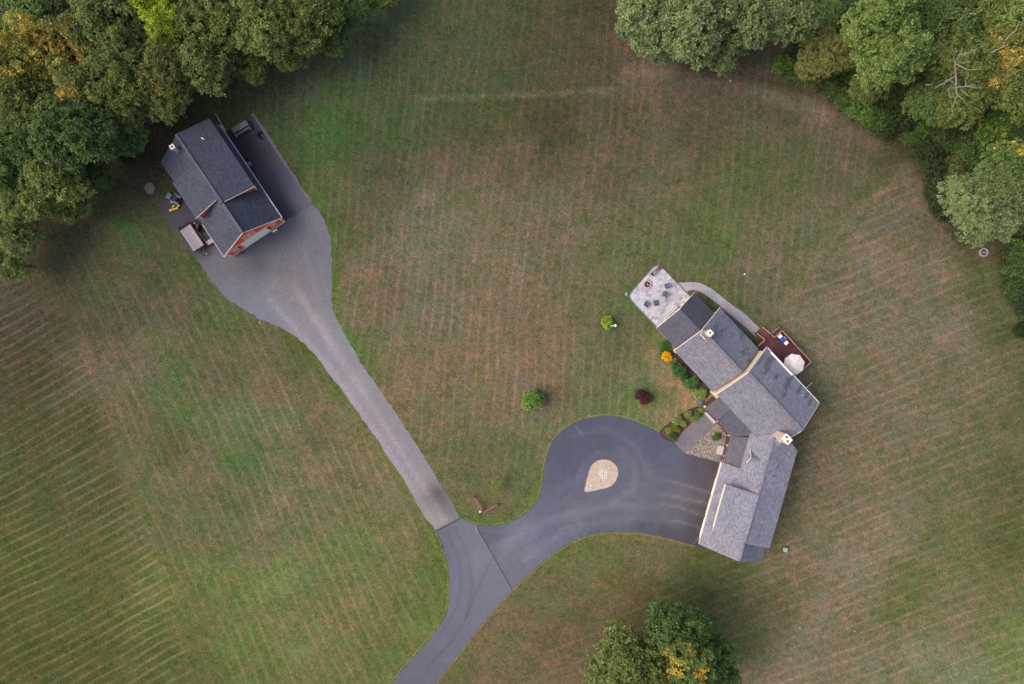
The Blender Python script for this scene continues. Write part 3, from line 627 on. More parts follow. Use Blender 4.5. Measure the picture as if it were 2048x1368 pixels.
sh_tall = shingle('moss streaked shingles', srgb(130, 132, 144), _rot, .16, [_st(1541, 722, 6.2, .55, 1.9), _st(1533, 742, 6.9, .4, 1.1), _st(1578, 765, 6.2, .6, 2.0), _st(1567, 790, 7.0, .35, .8), _st(1521, 722, 6.6, .2, 1.2), _st(1600, 779, 5.8, .3, .9), _st(1616, 790, 5.7, .3, 1.0), _st(1622, 803, 5.9, .25, 1.0), _st(1556, 752, 6.9, .3, .7)])
sh_wing = shingle('wing shingles', srgb(128, 127, 140), R(15.8) - R(90), .22); sh_dark = shingle('dark shingles', srgb(84, 84, 96), -R(43.1) - R(90), .16); sh_dark2 = shingle('dark grey shingles', srgb(94, 92, 100), R(15.8) - R(90), .18)
sh_barn = shingle('barn shingles', srgb(70, 74, 87), -R(33.86) - R(90), .22)
concrete = plain('concrete', srgb(140, 138, 136), .9)

def slopes(F, x0, xr, x1, y0, y1, ze0, zr, ze1, t=.16):
    """two roof slabs meeting at the ridge: returns left (x0 side), right"""
    a = MB().slab([F(x0, y0, ze0), F(xr, y0, zr), F(xr, y1, zr), F(x0, y1, ze0)], t)
    b = MB().slab([F(xr, y0, zr), F(x1, y0, ze1), F(x1, y1, ze1), F(xr, y1, zr)], t)
    return a, b
def gable_walls(F, x0, xr, x1, y0, y1, ze0, zr, ze1, z0=0):
    n = MB(); ring = [(x0, z0), (x1, z0), (x1, ze1), (xr, zr), (x0, ze0)]
    a = [F(x, y0, z) for x, z in ring]; b = [F(x, y1, z) for x, z in ring]
    k = len(n.v); n.v += [tuple(p) for p in a + b]; n.f += [(0, 1, 2, 3, 4), (9, 8, 7, 6, 5)]
    for i in range(5):
        j = (i + 1) % 5; n.f.append((i, 5 + i, 5 + j, j))
    return n
def edge_trim(F, x0, xr, x1, y, ze0, zr, ze1, h=.22, w_=.06, drop=.13):
    m = MB(); m.beam(F(x0, y, ze0 - drop), F(xr, y, zr - drop), w_, h); m.beam(F(xr, y, zr - drop), F(x1, y, ze1 - drop), w_, h); return m
def window(F, axis, at, c, z, w_, h, parent, out=1, frame=None, name='window'):
    """axis 'x': wall plane x=at, spans y; axis 'y': plane y=at, spans x; out = outward sign"""
    fr = MB(); pn = MB(); d0, d1 = sorted((at - .02 * out, at + .05 * out)); g0, g1 = sorted((at - .01 * out, at + .025 * out)); e = .07
    def bx(mb, a0, a1, z0, z1, q0, q1):
        if axis == 'x': mb.box(F, q0, q1, a0, a1, z0, z1)
        else: mb.box(F, a0, a1, q0, q1, z0, z1)
    bx(fr, c - w_ / 2 - e, c - w_ / 2, z - h / 2 - e, z + h / 2 + e, d0, d1); bx(fr, c + w_ / 2, c + w_ / 2 + e, z - h / 2 - e, z + h / 2 + e, d0, d1)
    bx(fr, c - w_ / 2, c + w_ / 2, z + h / 2, z + h / 2 + e, d0, d1); bx(fr, c - w_ / 2, c + w_ / 2, z - h / 2 - e, z - h / 2, d0, d1)
    bx(fr, c - .015, c + .015, z - h / 2, z + h / 2, *sorted((at - .01 * out, at + .04 * out))); bx(fr, c - w_ / 2, c + w_ / 2, z - .015, z + .015, *sorted((at - .01 * out, at + .038 * out)))
    f = obj(name, fr, frame or white, parent); bx(pn, c - w_ / 2, c + w_ / 2, z - h / 2, z + h / 2, g0, g1); obj('pane', pn, glass, f); return f
def lamp(F, axis, at, c, z, parent, out):
    m = MB(); q = at + out * .14
    p = F(q, c, z) if axis == 'x' else F(c, q, z)
    m.tube([p + Vector((0, 0, -.16)), p + Vector((0, 0, -.12)), p + Vector((0, 0, .1)), p + Vector((0, 0, .2))], [.03, .08, .1, .02], 8)
    p2 = F(at, c, z) if axis == 'x' else F(c, at, z); m.beam(p2 + Vector((0, 0, .12)), p + Vector((0, 0, .12)), .04, .04)
    obj('wall_lamp', m, dark, parent)
def chimney(F, x0, x1, y0, y1, z0, z1, flues, parent, m=None):
    mb = MB().box(F, x0, x1, y0, y1, z0, z1 - .1); ch = obj('chimney', mb, m or brick, parent)
    obj('chimney_cap', MB().box(F, x0 - .05, x1 + .05, y0 - .05, y1 + .05, z1 - .1, z1), m and creamtrim or creamtrim, ch)
    for fx, fy in flues: obj('flue', MB().box(F, fx - .11, fx + .11, fy - .11, fy + .11, z1 - .02, z1 + .05), flue, ch)
    return ch

# ------------------------------------------------------------------ red barn
barn = thing('barn', 'red barn with dark shingle roof, long dormers and a white garage door', 'barn', BF(0, 7))
ze, zr = 2.65, 6.45
obj('wall', gable_walls(BF, -4.25, 0, 4.25, 0, 14.6, 2.9, 6.32, 2.9), red, barn)
obj('foundation', MB().box(BF, -4.3, 4.3, -.05, 14.65, 0, .12), concrete, barn)
a, b = slopes(BF, -4.6, 0, 4.6, -.09, 14.92, ze, zr, ze)
rf = obj('roof', a, sh_barn, barn); obj('roof', b, sh_barn, barn)
ndz = (5.25 - 7.2) / 4.4
ne = MB().slab([BF(0, 4.45, 6.6), BF(4.4, 4.45, 5.12), BF(4.4, 14.96, 5.12), BF(0, 14.96, 6.6)], .15); dr = obj('dormer_roof', ne, sh_barn, barn)
sw = MB().slab([BF(-4.22, 5.25, 5.12), BF(0, 5.25, 6.6), BF(0, 10.65, 6.6), BF(-4.22, 10.65, 5.12)], .15); dl = obj('dormer_roof', sw, sh_barn, barn)
def cheek(F, xw, y0, y1, zt, zridge, zm, side_):
    """dormer body: wall at xw, top follows dormer roof, bottom inside main roof"""
    m = MB(); A = [F(0, y0, zridge - .1), F(xw, y0, zt - .1), F(xw, y0, zm), F(0, y0, 6.0)]; B = [F(0, y1, zridge - .1), F(xw, y1, zt - .1), F(xw, y1, zm), F(0, y1, 6.0)]
    m.v = [tuple(p) for p in A + B]; m.f = [(0, 1, 2, 3), (7, 6, 5, 4)] + [(i, 4 + i, 4 + (i + 1) % 4, (i + 1) % 4) for i in range(4)]; return m
obj('dormer_wall', cheek(BF, 4.08, 4.7, 14.6, 5.2, 6.6, 2.8, 1), red, barn)
obj('dormer_wall', cheek(BF, -3.9, 5.5, 10.4, 5.2, 6.6, 2.8, -1), red, barn)
tr = MB()
tr.beam(BF(.3, 4.42, 6.42), BF(4.42, 4.42, 5.02), .04, .13); tr.beam(BF(-.3, 5.22, 6.38), BF(-4.24, 5.22, 5.0), .04, .13)
tr.beam(BF(4.1, 4.64, 3.3), BF(4.1, 4.64, 5.2), .12, .12); tr.beam(BF(-3.92, 5.44, 3.3), BF(-3.92, 5.44, 5.1), .12, .12)
tr2 = edge_trim(BF, -4.62, 0, 4.62, -.12, ze, zr, ze, .14); tr3 = edge_trim(BF, -4.5, 0, 4.5, 14.88, ze - .1, zr - .1, ze - .1, .2)
obj('rake_trim', tr, creamtrim, barn); obj('rake_trim', tr2, creamtrim, barn); obj('rake_trim', tr3, creamtrim, barn)
cb = MB(); cb.box(BF, -4.3, -4.14, -.04, .1, .12, 2.8); cb.box(BF, 4.14, 4.3, -.04, .1, .12, 2.8); cb.box(BF, -4.14, 4.14, -.05, .0, 2.62, 2.84); cb.box(BF, -4.14, -2.02, -.05, .0, .12, .24); cb.box(BF, 2.14, 4.14, -.05, .0, .12, .24)
obj('corner_board', cb, creamtrim, barn)
g = MB().tube([BF(4.66, -.1, 2.62), BF(4.66, 14.6, 2.62)], .09, 6); obj('gutter', g, plain('pale gutter', srgb(176, 172, 182), .5), barn)
g = MB().tube([BF(-4.64, -.1, 2.6), BF(-4.64, 5, 2.6)], .06, 6); obj('gutter', g, MATS['pale gutter'], barn)
obj('ridge_cap', MB().beam(BF(0, -.05, 6.5), BF(0, 4.4, 6.5), .34, .07), shingle('ridge shingles', srgb(92, 92, 104), 0, .12), barn)
obj('ridge_cap', MB().beam(BF(0, 4.5, 6.64), BF(0, 14.9, 6.64), .34, .07), MATS['ridge shingles'], barn)
dm = MB().box(BF, -1.85, 1.95, -.02, .03, .12, 2.5); gd = obj('garage_door', dm, white, barn)
pn = MB()
for j in range(4):
    for i in range(8):
        pn.box(BF, -1.8 + i * .47, -1.8 + i * .47 + .4, -.035, -.02, .2 + j * .59, .68 + j * .59)
obj('door_panel', pn, plain('door panel', srgb(250, 244, 234), .5, .03), gd)
fr = MB(); fr.box(BF, -2.02, -1.85, -.07, .02, .12, 2.62); fr.box(BF, 1.95, 2.12, -.07, .02, .12, 2.62); fr.box(BF, -1.85, 1.95, -.07, .02, 2.5, 2.62); obj('door_frame', fr, creamtrim, barn)
for xx in (-3.05, 3.02): window(BF, 'y', 0, xx, 1.55, .62, .6, barn, -1)
for xx in (-2.35, 2.4): lamp(BF, 'y', 0, xx, 2.15, barn, -1)
loft = MB().box(BF, -.82, .82, -.03, .02, 3.35, 4.65); lo = obj('loft_door', loft, red, barn)
lt = MB()
for x0 in (-.85, 0.0):
    lt.box(BF, x0, x0 + .09, -.06, -.03, 3.3, 4.7); lt.box(BF, x0 + .76, x0 + .85, -.062, -.03, 3.3, 4.7)
    lt.box(BF, x0 + .09, x0 + .76, -.058, -.03, 3.3, 3.39); lt.box(BF, x0 + .09, x0 + .76, -.058, -.03, 4.61, 4.7); lt.box(BF, x0 + .09, x0 + .76, -.056, -.03, 3.95, 4.04)
obj('loft_trim', lt, creamtrim, lo)
for yy in (6.6, 8.6, 12.2): window(BF, 'x', 4.08, yy, 4.35, 1.3 if yy > 12 else .9, 1.0, barn, 1)
for yy in (6.6, 9.2): window(BF, 'x', -3.9, yy, 4.3, .8, 1.0, barn, -1)
for yy in (3, 7, 11.5): window(BF, 'x', 4.25, yy, 1.5, .8, 1.1, barn, 1)
for yy in (4.4, 8, 12): window(BF, 'x', -4.25, yy, 1.5, .8, 1.1, barn, -1)
chimney(BF, -1.4, -.9, 13.35, 13.85, 5.2, 7.2, [(-1.15, 13.6)], barn, plain('pale chimney', srgb(178, 170, 176), .85, .1, 5))
vp = P(403, 275.4, 6.2); obj('vent_pipe', MB().tube([Vector((vp.x, vp.y, 5.2)), Vector((vp.x, vp.y, 6.25)), Vector((vp.x + .4, vp.y - .24, 6.35))], .06, 8), white, barn)
# small things on and by the barn
q = BF(4.9, 17.3); pole = MB().tube([P(430.2, 226.7, .25), P(452.8, 264, .35)], .07, 6)
tag(obj('pole', pole, plain('bare wood', srgb(168, 150, 130), .8)), 'long pale wooden pole lying behind the back corner of the red barn', 'pole')
tag(obj('board', MB().beam(P(482, 313, 1.9), P(496, 331.5, .6), .18, .05), MATS['pale gutter']), 'pale board leaning on the right side wall of the red barn', 'board')
def barrel():
    r = thing('barrel', 'blue grey round barrel against the right wall of the red barn', 'barrel', P(503, 331.6))
    obj('barrel_body', MB().lathe([(0, 0), (.3, 0), (.34, .2), (.36, .45), (.34, .7), (.31, .88)], 20), plain('dark barrel', srgb(52, 62, 68), .5), r, True, local=True)
    obj('lid', MB().lathe([(.33, .88), (.35, .9), (.33, .96), (.1, .98), (0, .98)], 20), plain('blue grey lid', srgb(104, 122, 134), .5), r, True, local=True)
barrel()
def crate(label, u, v, rz, lx, ly, h, m, name='crate', cat='crate'):
    r = thing(name, label, cat, P(u, v), rz); b_ = MB()
    for s_ in (-1, 1):
        for k in range(3):
            b_.box(ID, -lx / 2, lx / 2, s_ * ly / 2 - .015, s_ * ly / 2 + .015, .03 + k * h / 3, .03 + k * h / 3 + h / 4)
            b_.box(ID, s_ * lx / 2 - .015, s_ * lx / 2 + .015, -ly / 2 + .016, ly / 2 - .016, .03 + k * h / 3, .03 + k * h / 3 + h / 4)
    obj('side_slats', b_, m, r, local=True); obj('crate_base', MB().box(ID, -lx / 2 + .02, lx / 2 - .02, -ly / 2 + .02, ly / 2 - .02, 0, .03), m, r, local=True); return r
crate('weathered brown wooden crate beside the blue grey barrel', 496, 322.4, R(33), .8, .6, .5, plain('weathered crate wood', srgb(92, 80, 66), .9))
greenmat = leafmat('potted green', srgb(50, 92, 46), srgb(40, 70, 40))
# utility rack trailer on asphalt
def wheel(parent, x, y, r, w_, along='y'):
    t_ = MB(); k = 20; n0 = 0
    prof = [(r * .55, -w_ / 2), (r * .9, -w_ / 2), (r, -w_ / 3), (r, w_ / 3), (r * .9, w_ / 2), (r * .55, w_ / 2)]
    for rr, off in prof:
        for j in range(k):
            a_ = 2 * math.pi * j / k
            t_.v.append((x + rr * math.cos(a_), y + off, r + rr * math.sin(a_)) if along == 'y' else (x + off, y + rr * math.cos(a_), r + rr * math.sin(a_)))
    for i in range(len(prof)):
        ii = (i + 1) % len(prof)
        for j in range(k):
            q_ = (j + 1) % k; t_.f.append((i * k + j, i * k + q_, ii * k + q_, ii * k + j))
    wh = obj('wheel', t_, plain('tyre rubber', srgb(30, 30, 32), .9), parent, True, local=True)
    m = MB()
    if along == 'y': m.tube([(x, y - w_ * .3, r), (x, y + w_ * .3, r)], r * .56, 14)
    else: m.tube([(x - w_ * .3, y, r), (x + w_ * .3, y, r)], r * .56, 14)
    obj('rim', m, plain('steel rim', srgb(140, 140, 144), .4, .1, 4, .4), wh, local=True)
ang = math.atan2((258.4 - 240.5), (494.2 - 464))
wg = thing('utility_trailer', 'grey boxed trailer with two dark openings on the asphalt by the barn', 'trailer', P(485, 259), ang)
gm = plain('grey green paint', srgb(128, 134, 136), .7, .15, 4)
obj('deck_boards', MB().box(ID, -1.15, 1.15, -.12, .62, .55, .62).box(ID, -1.15, 1.15, -.62, -.52, .5, .9), gm, wg, local=True)
obj('bed', MB().box(ID, -1.12, 1.12, -.5, .6, .35, .52), dark, wg, local=True)
obj('frame', MB().box(ID, -1.2, -1.12, -.66, .66, .4, .8).box(ID, 1.12, 1.2, -.66, .66, .4, .8).box(ID, -.04, .04, -.52, -.12, .5, .66).box(ID, -1.12, 1.12, .6, .66, .4, .85), plain('rusty frame', srgb(108, 84, 82), .8, .3, 6), wg, local=True)
for x_ in (-1.15, 1.0): obj('end_post', MB().box(ID, x_, x_ + .15, -.86, -.62, .4, .7), gm, wg, local=True)
wheel(wg, -.95, -.0 + .75, .26, .16, 'x'); wheel(wg, .95, .75, .26, .16, 'x')
rg = MB(); rnd = random.Random(2)
for k in range(7):
    x = -.25 + rnd.uniform(-.25, .25); y = .2 + rnd.uniform(-.18, .18); rg.beam((-.25 + (x+.25)*.3, y, .64), (x + rnd.uniform(-.25, .25), y + rnd.uniform(-.2, .2), .70), .1, .05)
ro = obj('cloth', rg, plain('faded pink cloth', srgb(170, 96, 100), .9), None); ro.location = P(485, 259); ro.rotation_euler = (0, 0, ang); tag(ro, 'crumpled pink cloth lying on the grey boxed trailer', 'cloth')
bl = MB().tube([P(523.5, 264.5, .2), P(517, 265.5, .22), P(515.5, 270, .25), P(519, 275, .22), P(523, 277, .2)], [.17, .2, .2, .17, .12], 8)
tag(obj('towing_yoke', bl, dark), 'black U shaped towing yoke on the asphalt right of the grey trailer', 'yoke')

# left side of the barn: mower, yellow implement, flatbed and tilt trailer
mw = thing('riding_mower', 'grey blue riding mower parked at the left wall of the red barn', 'mower', P(351, 398), R(155))
bluegrey = plain('blue grey enamel', srgb(92, 104, 124), .35, .15, 5)
obj('hood', MB().box(ID, .25, .95, -.42, .42, .35, .8), bluegrey, mw, bevel=.06, local=True)
obj('mower_body', MB().box(ID, -.85, .3, -.45, .45, .3, .52), plain('dark slate enamel', srgb(54, 60, 72), .4), mw, bevel=.05, local=True)
obj('seat', MB().box(ID, -.55, -.05, -.27, .27, .52, .64).box(ID, -.66, -.52, -.27, .27, .55, 1.0), dark, mw, bevel=.04, local=True)
obj('fender', MB().box(ID, -.85, -.2, -.62, -.3, .52, .6).box(ID, -.85, -.2, .3, .62, .52, .6), bluegrey, mw, bevel=.03, local=True)
obj('mower_deck', MB().box(ID, -.1, .5, -.75, .75, .12, .3), plain('steel deck', srgb(120, 126, 136), .5), mw, bevel=.05, local=True)
sw_ = MB().tube([(.22 + .17 * math.cos(i * math.pi / 6) * .7, .17 * math.sin(i * math.pi / 6), .95 + .1 * math.cos(i * math.pi / 6)) for i in range(13)], .018, 6); sw_.tube([(.35, 0, .75), (.22, 0, .95)], .02, 6)
obj('steering_wheel', sw_, dark, mw, True, local=True); obj('headlight', MB().box(ID, .93, .97, -.36, -.2, .55, .68), white, mw, local=True); obj('headlight', MB().box(ID, .93, .97, .2, .36, .55, .68), white, mw, local=True)
for x, y, r in ((-.55, -.52, .27), (-.55, .52, .27), (.7, -.5, .19), (.7, .5, .19)): wheel(mw, x, y, r, .2)
yl = plain('yellow paint', srgb(214, 176, 60), .55, .12, 5)
ys = thing('snow_blade', 'small yellow blade implement on the ground below the riding mower', 'implement', P(351, 417.5), R(20))
obj('blade', MB().slab([(-.75, -.18, .35), (.45, -.18, .35), (.45, .0, .38), (-.75, .0, .38)], .3).box(ID, -.75, -.35, -.22, .04, .36, .42), yl, ys, local=True)
obj('arm', MB().beam((.3, -.05, .3), (.72, .18, .3), .12, .12), yl, ys, local=True); obj('arm', MB().beam((-.25, .02, .3), (-.05, .38, .3), .1, .1), yl, ys, local=True); obj('hitch', MB().box(ID, -.15, .2, .28, .42, .22, .36), yl, ys, local=True); obj('coupler', MB().box(ID, .5, .8, .08, .3, .24, .38), yl, ys, local=True)
# flatbed trailer
c0 = P(383.8, 475.6, 1.0); ft = thing('flatbed_trailer', 'flatbed trailer with weathered grey board deck at the left side of the barn', 'trailer', (c0.x, c0.y, 0), math.atan2(-(489.5 - 447.8), (407.6 - 380.2)))
bw = NT('weathered boards'); gcrd = bw.node('ShaderNodeTexCoord'); sxx = bw.node('ShaderNodeSeparateXYZ'); bw.put(gcrd.outputs['Object'], sxx.inputs[0])
q_ = bw.math('DIVIDE', sxx.outputs[1], .19); wn = bw.node('ShaderNodeTexWhiteNoise', noise_dimensions='1D'); bw.put(bw.math('FLOOR', q_), wn.inputs['W'])
ln = bw.math('GREATER_THAN', bw.math('FRACT', q_), .86)
mpp = bw.node('ShaderNodeMapping'); mpp.inputs['Scale'].default_value = (1.5, 14, 1); bw.put(gcrd.outputs['Object'], mpp.inputs[0])
ff = bw.math('MULTIPLY', bw.range(wn.outputs[0], 0, 1, .82, 1.12), bw.range(bw.noise(mpp.outputs[0], 1.5, 4), .3, .7, .8, 1.2)); bw.base(bw.scale(srgb(150, 144, 152), bw.math('SUBTRACT', ff, bw.math('MULTIPLY', ln, .4))))
obj('deck_boards', MB().box(ID, -1.66, 1.66, -.82, .82, .92, 1.0), bw.m, ft, local=True)
obj('frame', MB().box(ID, -2.2, 1.72, -.92, -.83, .62, .93).box(ID, -2.2, 1.72, .83, .92, .62, .93).box(ID, 1.66, 1.74, -.83, .83, .7, .92).box(ID, -1.6, 1.6, -.4, -.3, .6, .92).box(ID, -1.6, 1.6, .3, .4, .6, .92), dark, ft, local=True)
obj('ramp', MB().slab([(-2.25, -.9, .55), (-1.7, -.9, .95), (-1.7, .9, .95), (-2.25, .9, .55)], .08), plain('dark steel', srgb(44, 40, 46), .6), ft, local=True)
obj('tongue', MB().beam((1.7, -.5, .7), (2.75, 0, .55), .08, .1).beam((1.7, .5, .7), (2.75, 0, .55), .08, .1).beam((2.7, 0, .55), (3.0, 0, .55), .1, .1), dark, ft, local=True)
obj('jack', MB().tube([(2.55, .18, 0), (2.55, .18, .95)], .04, 8).lathe([(.12, 0), (.12, .03), (0, .04)], 10, (2.55, .18)), plain('galvanised', srgb(170, 172, 178), .4), ft, local=True)
for x in (-.5, .35):
    for y in (-.98, .98): wheel(ft, x, y, .33, .2)
obj('fender', MB().box(ID, -.95, .8, -1.1, -.9, .72, .77).box(ID, -.95, .8, .9, 1.1, .72, .77), dark, ft, local=True)
c1 = P(414, 475, .5); st_ = thing('small_trailer', 'small trailer with dark open bed and pale front plate by the barn wall', 'trailer', (c1.x, c1.y, 0), math.atan2(-(487 - 455), (423 - 402)))
pale = plain('pale plate', srgb(150, 146, 152), .6)
obj('bed', MB().box(ID, -1.0, .35, -.42, .42, .3, .36).box(ID, -1.0, .35, .40, .46, .3, .62).box(ID, -1.05, -1.0, -.42, .42, .3, .62), dark, st_, local=True)
obj('side_rail', MB().box(ID, -1.1, .9, -.50, -.42, .3, .6), pale, st_, local=True); obj('front_plate', MB().box(ID, .4, 1.0, -.36, .4, .5, .55), pale, st_, local=True)
obj('tongue', MB().box(ID, .35, 1.0, -.05, .05, .38, .46), dark, st_, local=True)
for y in (-.62, .56): wheel(st_, -.3, y, .24, .14)
ls = thing('log_splitter', 'black log splitter frame between flatbed trailer and barn wall', 'splitter', P(398, 458), R(-60))
obj('beam', MB().beam((-.9, 0, .45), (.9, 0, .45), .12, .16).box(ID, -.15, .1, -.25, .25, .35, .75), dark, ls, local=True); obj('engine', MB().box(ID, -.5, -.1, .12, .5, .35, .8), plain('dark engine', srgb(52, 48, 50), .5), ls, bevel=.04, local=True)
obj('axle', MB().tube([(0, -.5, .24), (0, .5, .24)], .04, 8), dark, ls, local=True); obj('fuel_cap', MB().tube([(-.8, .05, .5), (-.8, .05, .62)], .12, 12), plain('faded orange', srgb(168, 120, 110), .7), ls, local=True)
for y in (-.52, .52): wheel(ls, 0, y, .24, .12)
for i, (u, v) in enumerate(((549, 463), (553.5, 460.5))):
    r = thing('planter', ['white planter at the right of the barn garage door, nearer the door', 'white planter at the right of the barn garage door, nearer the corner'][i], 'planter', P(u, v), 0, 'small planters beside the barn door')
    obj('pot', MB().lathe([(0, 0), (.1, 0), (.16, .3), (.17, .33), (.13, .33), (.12, .3), (0, .28)], 14), white, r, True, local=True)
r = thing('planter', 'dark planter at the left of the barn garage door', 'planter', P(484, 505.5), 0, 'small planters beside the barn door')
obj('pot', MB().lathe([(0, 0), (.1, 0), (.16, .3), (.17, .33), (.13, .33), (.12, .3), (0, .28)], 14), plain('clay', srgb(96, 84, 84), .8), r, True, local=True)

# ------------------------------------------------------------------ house
house = thing('house', 'large cream house with grey shingle roofs, stepped gables and garage wing', 'house', HF(4, -4))
# low north-west wing
obj('wall', gable_walls(HF, .95, 4.1, 7.2, 7.2, 10.98, 2.55, 4.75, 2.55), cream, house)
a, b = slopes(HF, .6, 4.1, 7.52, 7.4, 11.22, 2.55, 4.9, 2.55); obj('roof', a, sh_dark, house); obj('roof', b, sh_dark, house)
obj('rake_trim', edge_trim(HF, .58, 4.1, 7.54, 11.24, 2.55, 4.9, 2.55, .16), creamtrim, house)
dd = MB().box(HF, 3.0, 5.2, 10.98, 11.02, .36, 2.35); dg = obj('sliding_door', dd, glass, house)
df = MB().box(HF, 2.9, 3.0, 10.98, 11.06, .3, 2.45).box(HF, 5.2, 5.3, 10.98, 11.06, .3, 2.45).box(HF, 3.0, 5.2, 10.98, 11.06, 2.35, 2.45).box(HF, 4.07, 4.13, 11.021, 11.05, .36, 2.35); obj('door_frame', df, creamtrim, dg)
for xx in (2.5, 5.7): lamp(HF, 'y', 10.98, xx, 2.05, house, 1)
for xx in (1.7, 6.5): window(HF, 'y', 10.98, xx, 1.5, .7, 1.1, house, 1)
# middle
obj('wall', gable_walls(HF, .65, 4.1, 8.15, .1, 7.2, 2.95, 6.05, 2.95), cream, house)
a, b = slopes(HF, .2, 4.1, 8.5, 0.05, 7.5, 2.9, 6.2, 2.9); obj('roof', a, sh_house, house); obj('roof', b, sh_ne, house)
obj('rake_trim', edge_trim(HF, .18, 4.1, 8.52, 7.52, 2.9, 6.2, 2.9, .22), creamtrim, house)
rt = MB().box(HF, .15, .62, 7.1, 7.5, 2.55, 2.78).box(HF, 8.1, 8.5, 7.1, 7.5, 2.55, 2.78); obj('eave_return', rt, creamtrim, house)
obj('ridge_cap', MB().beam(HF(4.1, .2, 6.25), HF(4.1, 7.4, 6.25), .34, .06), MATS['grey shingles'], house)
chimney(HF, 4.0, 4.6, 6.45, 7.1, 5.9, 7.6, [(4.3, 6.8)], house, plain('pale pink stucco', srgb(220, 200, 190), .8, .06))
obj('flashing', MB().beam(HF(3.6, 6.3, 6.0), HF(3.6, 7.25, 6.0), .07, .06).beam(HF(3.6, 7.25, 6.0), HF(4.3, 7.25, 6.3), .05, .05), white, house)
for yy in (1.6, 3.8, 6.0): window(HF, 'x', .65, yy, 1.6, .9, 1.3, house, -1)
for yy in (1.6, 3.8, 6.0): window(HF, 'x', 8.15, yy, 1.6, .9, 1.3, house, 1)
# tall main block
obj('wall', gable_walls(HF, .35, 4.25, 8.5, -9.55, -.28, 5.1, 8.05, 5.1), cream, house)
a, b = slopes(HF, 0, 4.25, 8.85, -9.85, 0, 5.2, 8.2, 5.2); obj('roof', a, sh_house, house); obj('roof', b, sh_tall, house)
obj('rake_trim', edge_trim(HF, -.02, 4.25, 8.87, .02, 5.2, 8.2, 5.2, .26, .06), creamtrim, house); obj('rake_trim', edge_trim(HF, -.02, 4.25, 8.87, -9.88, 5.2, 8.2, 5.2, .22, .05), creamtrim, house)
obj('eave_return', MB().box(HF, -.02, .42, -.55, -.02, 4.8, 5.02).box(HF, 8.4, 8.85, -.55, -.02, 4.8, 5.02), creamtrim, house)
obj('ridge_cap', MB().beam(HF(4.25, -9.8, 8.26), HF(4.25, -.05, 8.26), .36, .06), MATS['grey shingles'], house)
obj('gutter', MB().tube([HF(8.93, -9.8, 5.14), HF(8.93, -.1, 5.14)], .05, 6), white, house)

obj('awning', MB().tube([HF(8.78, -.75, 5.4), HF(8.78, -4.75, 5.4)], .13, 10), white, house)
vp = P(1605, 790.7, 6.0); obj('vent_pipe', MB().tube([Vector((vp.x, vp.y, 5.2)), Vector((vp.x, vp.y, 6.1))], .05, 8), white, house)
for yy in (-1.8, -4.4, -7.4): window(HF, 'x', 8.5, yy, 3.9, .9, 1.3, house, 1); window(HF, 'x', 8.5, yy, 1.5, .9, 1.3, house, 1)
for xx in (2.4, 4.3, 6.4): window(HF, 'y', -9.55, xx, 4.0, .9, 1.3, house, -1)
window(HF, 'x', .35, -1.3, 4.5, .8, .7, house, -1)
# garage wing
wr = 6.55; we = 2.8
obj('wall', gable_walls(WF, -3.62, 0, 3.95, .3, 11.0, 3.05, 6.3, 2.9), cream, house)
obj('wall', gable_walls(WF, -2.0, 0, 3.95, 11.0, 15.0, 4.5, 6.3, 2.9), cream, house)
m = MB().slab([WF(-4.25, 0, we), WF(0, 0, wr), WF(0, 16.6, wr), WF(-2.3, 16.0, 4.5), WF(-2.3, 11.2, 4.5), WF(-4.25, 11.2, we)], .16); obj('roof', m, sh_wing, house)
m = MB().slab([WF(0, 0, wr), WF(4.3, 0, we), WF(4.3, 2.6, we), WF(0, 2.6, wr)], .16); obj('roof', m, sh_wing, house)
m = MB().slab([WF(0, 2.35, wr + .1), WF(3.95, 2.35, 5.1), WF(3.95, 15.43, 5.1), WF(2.3, 16.55, 5.72), WF(.9, 17.3, 6.2), WF(0, 17.3, wr + .1)], .15); obj('dormer_roof', m, sh_wing, house)
m = MB(); A = [(0, 2.6), (3.6, 2.6), (3.6, 15.3), (2.1, 16.3), (0, 16.3)]; zz = [6.4, 5.05, 5.05, 5.6, 6.4]
m.v = [tuple(WF(x, y, z - .1)) for (x, y), z in zip(A, zz)] + [tuple(WF(x, y, 2.0 if x > 2 else 5.0)) for x, y in A]; m.f = [(0, 1, 2, 3, 4), (9, 8, 7, 6, 5)] + [(i, 5 + i, 5 + (i + 1) % 5, (i + 1) % 5) for i in range(5)]
obj('dormer_wall', m, cream, house)
m = MB().slab([WF(-3.87, 2.6, 5.5), WF(0.12, 2.6, wr + .25), WF(0.12, 8.8, wr + .25), WF(-3.87, 8.8, 5.5)], .14); obj('dormer_roof', m, sh_wing, house)
m = MB(); A = [(-.3, 6.55), (-3.42, 5.4), (-3.42, 3.4), (-.3, 6.2)]
m.v = [tuple(WF(x, 2.85, z)) for x, z in A] + [tuple(WF(x, 8.55, z)) for x, z in A]; m.f = [(0, 1, 2, 3), (7, 6, 5, 4)] + [(i, 4 + i, 4 + (i + 1) % 4, (i + 1) % 4) for i in range(4)]
obj('dormer_wall', m, cream, house)
obj('dormer_trim', MB().beam(WF(-3.89, 2.6, 5.42), WF(-3.89, 8.8, 5.42), .05, .14), creamtrim, house)
for yy in (3.9, 5.7, 7.5): window(WF, 'x', -3.42, yy, 4.45, .8, .9, house, -1)
obj('fascia', MB().beam(WF(-4.28, .02, we - .1), WF(-4.28, 11.1, we - .1), .06, .18), creamtrim, house)
obj('rake_trim', edge_trim(WF, -4.27, 0, 4.32, -.03, we, wr, we, .2, .05), plain('grey trim', srgb(150, 148, 156), .6), house)
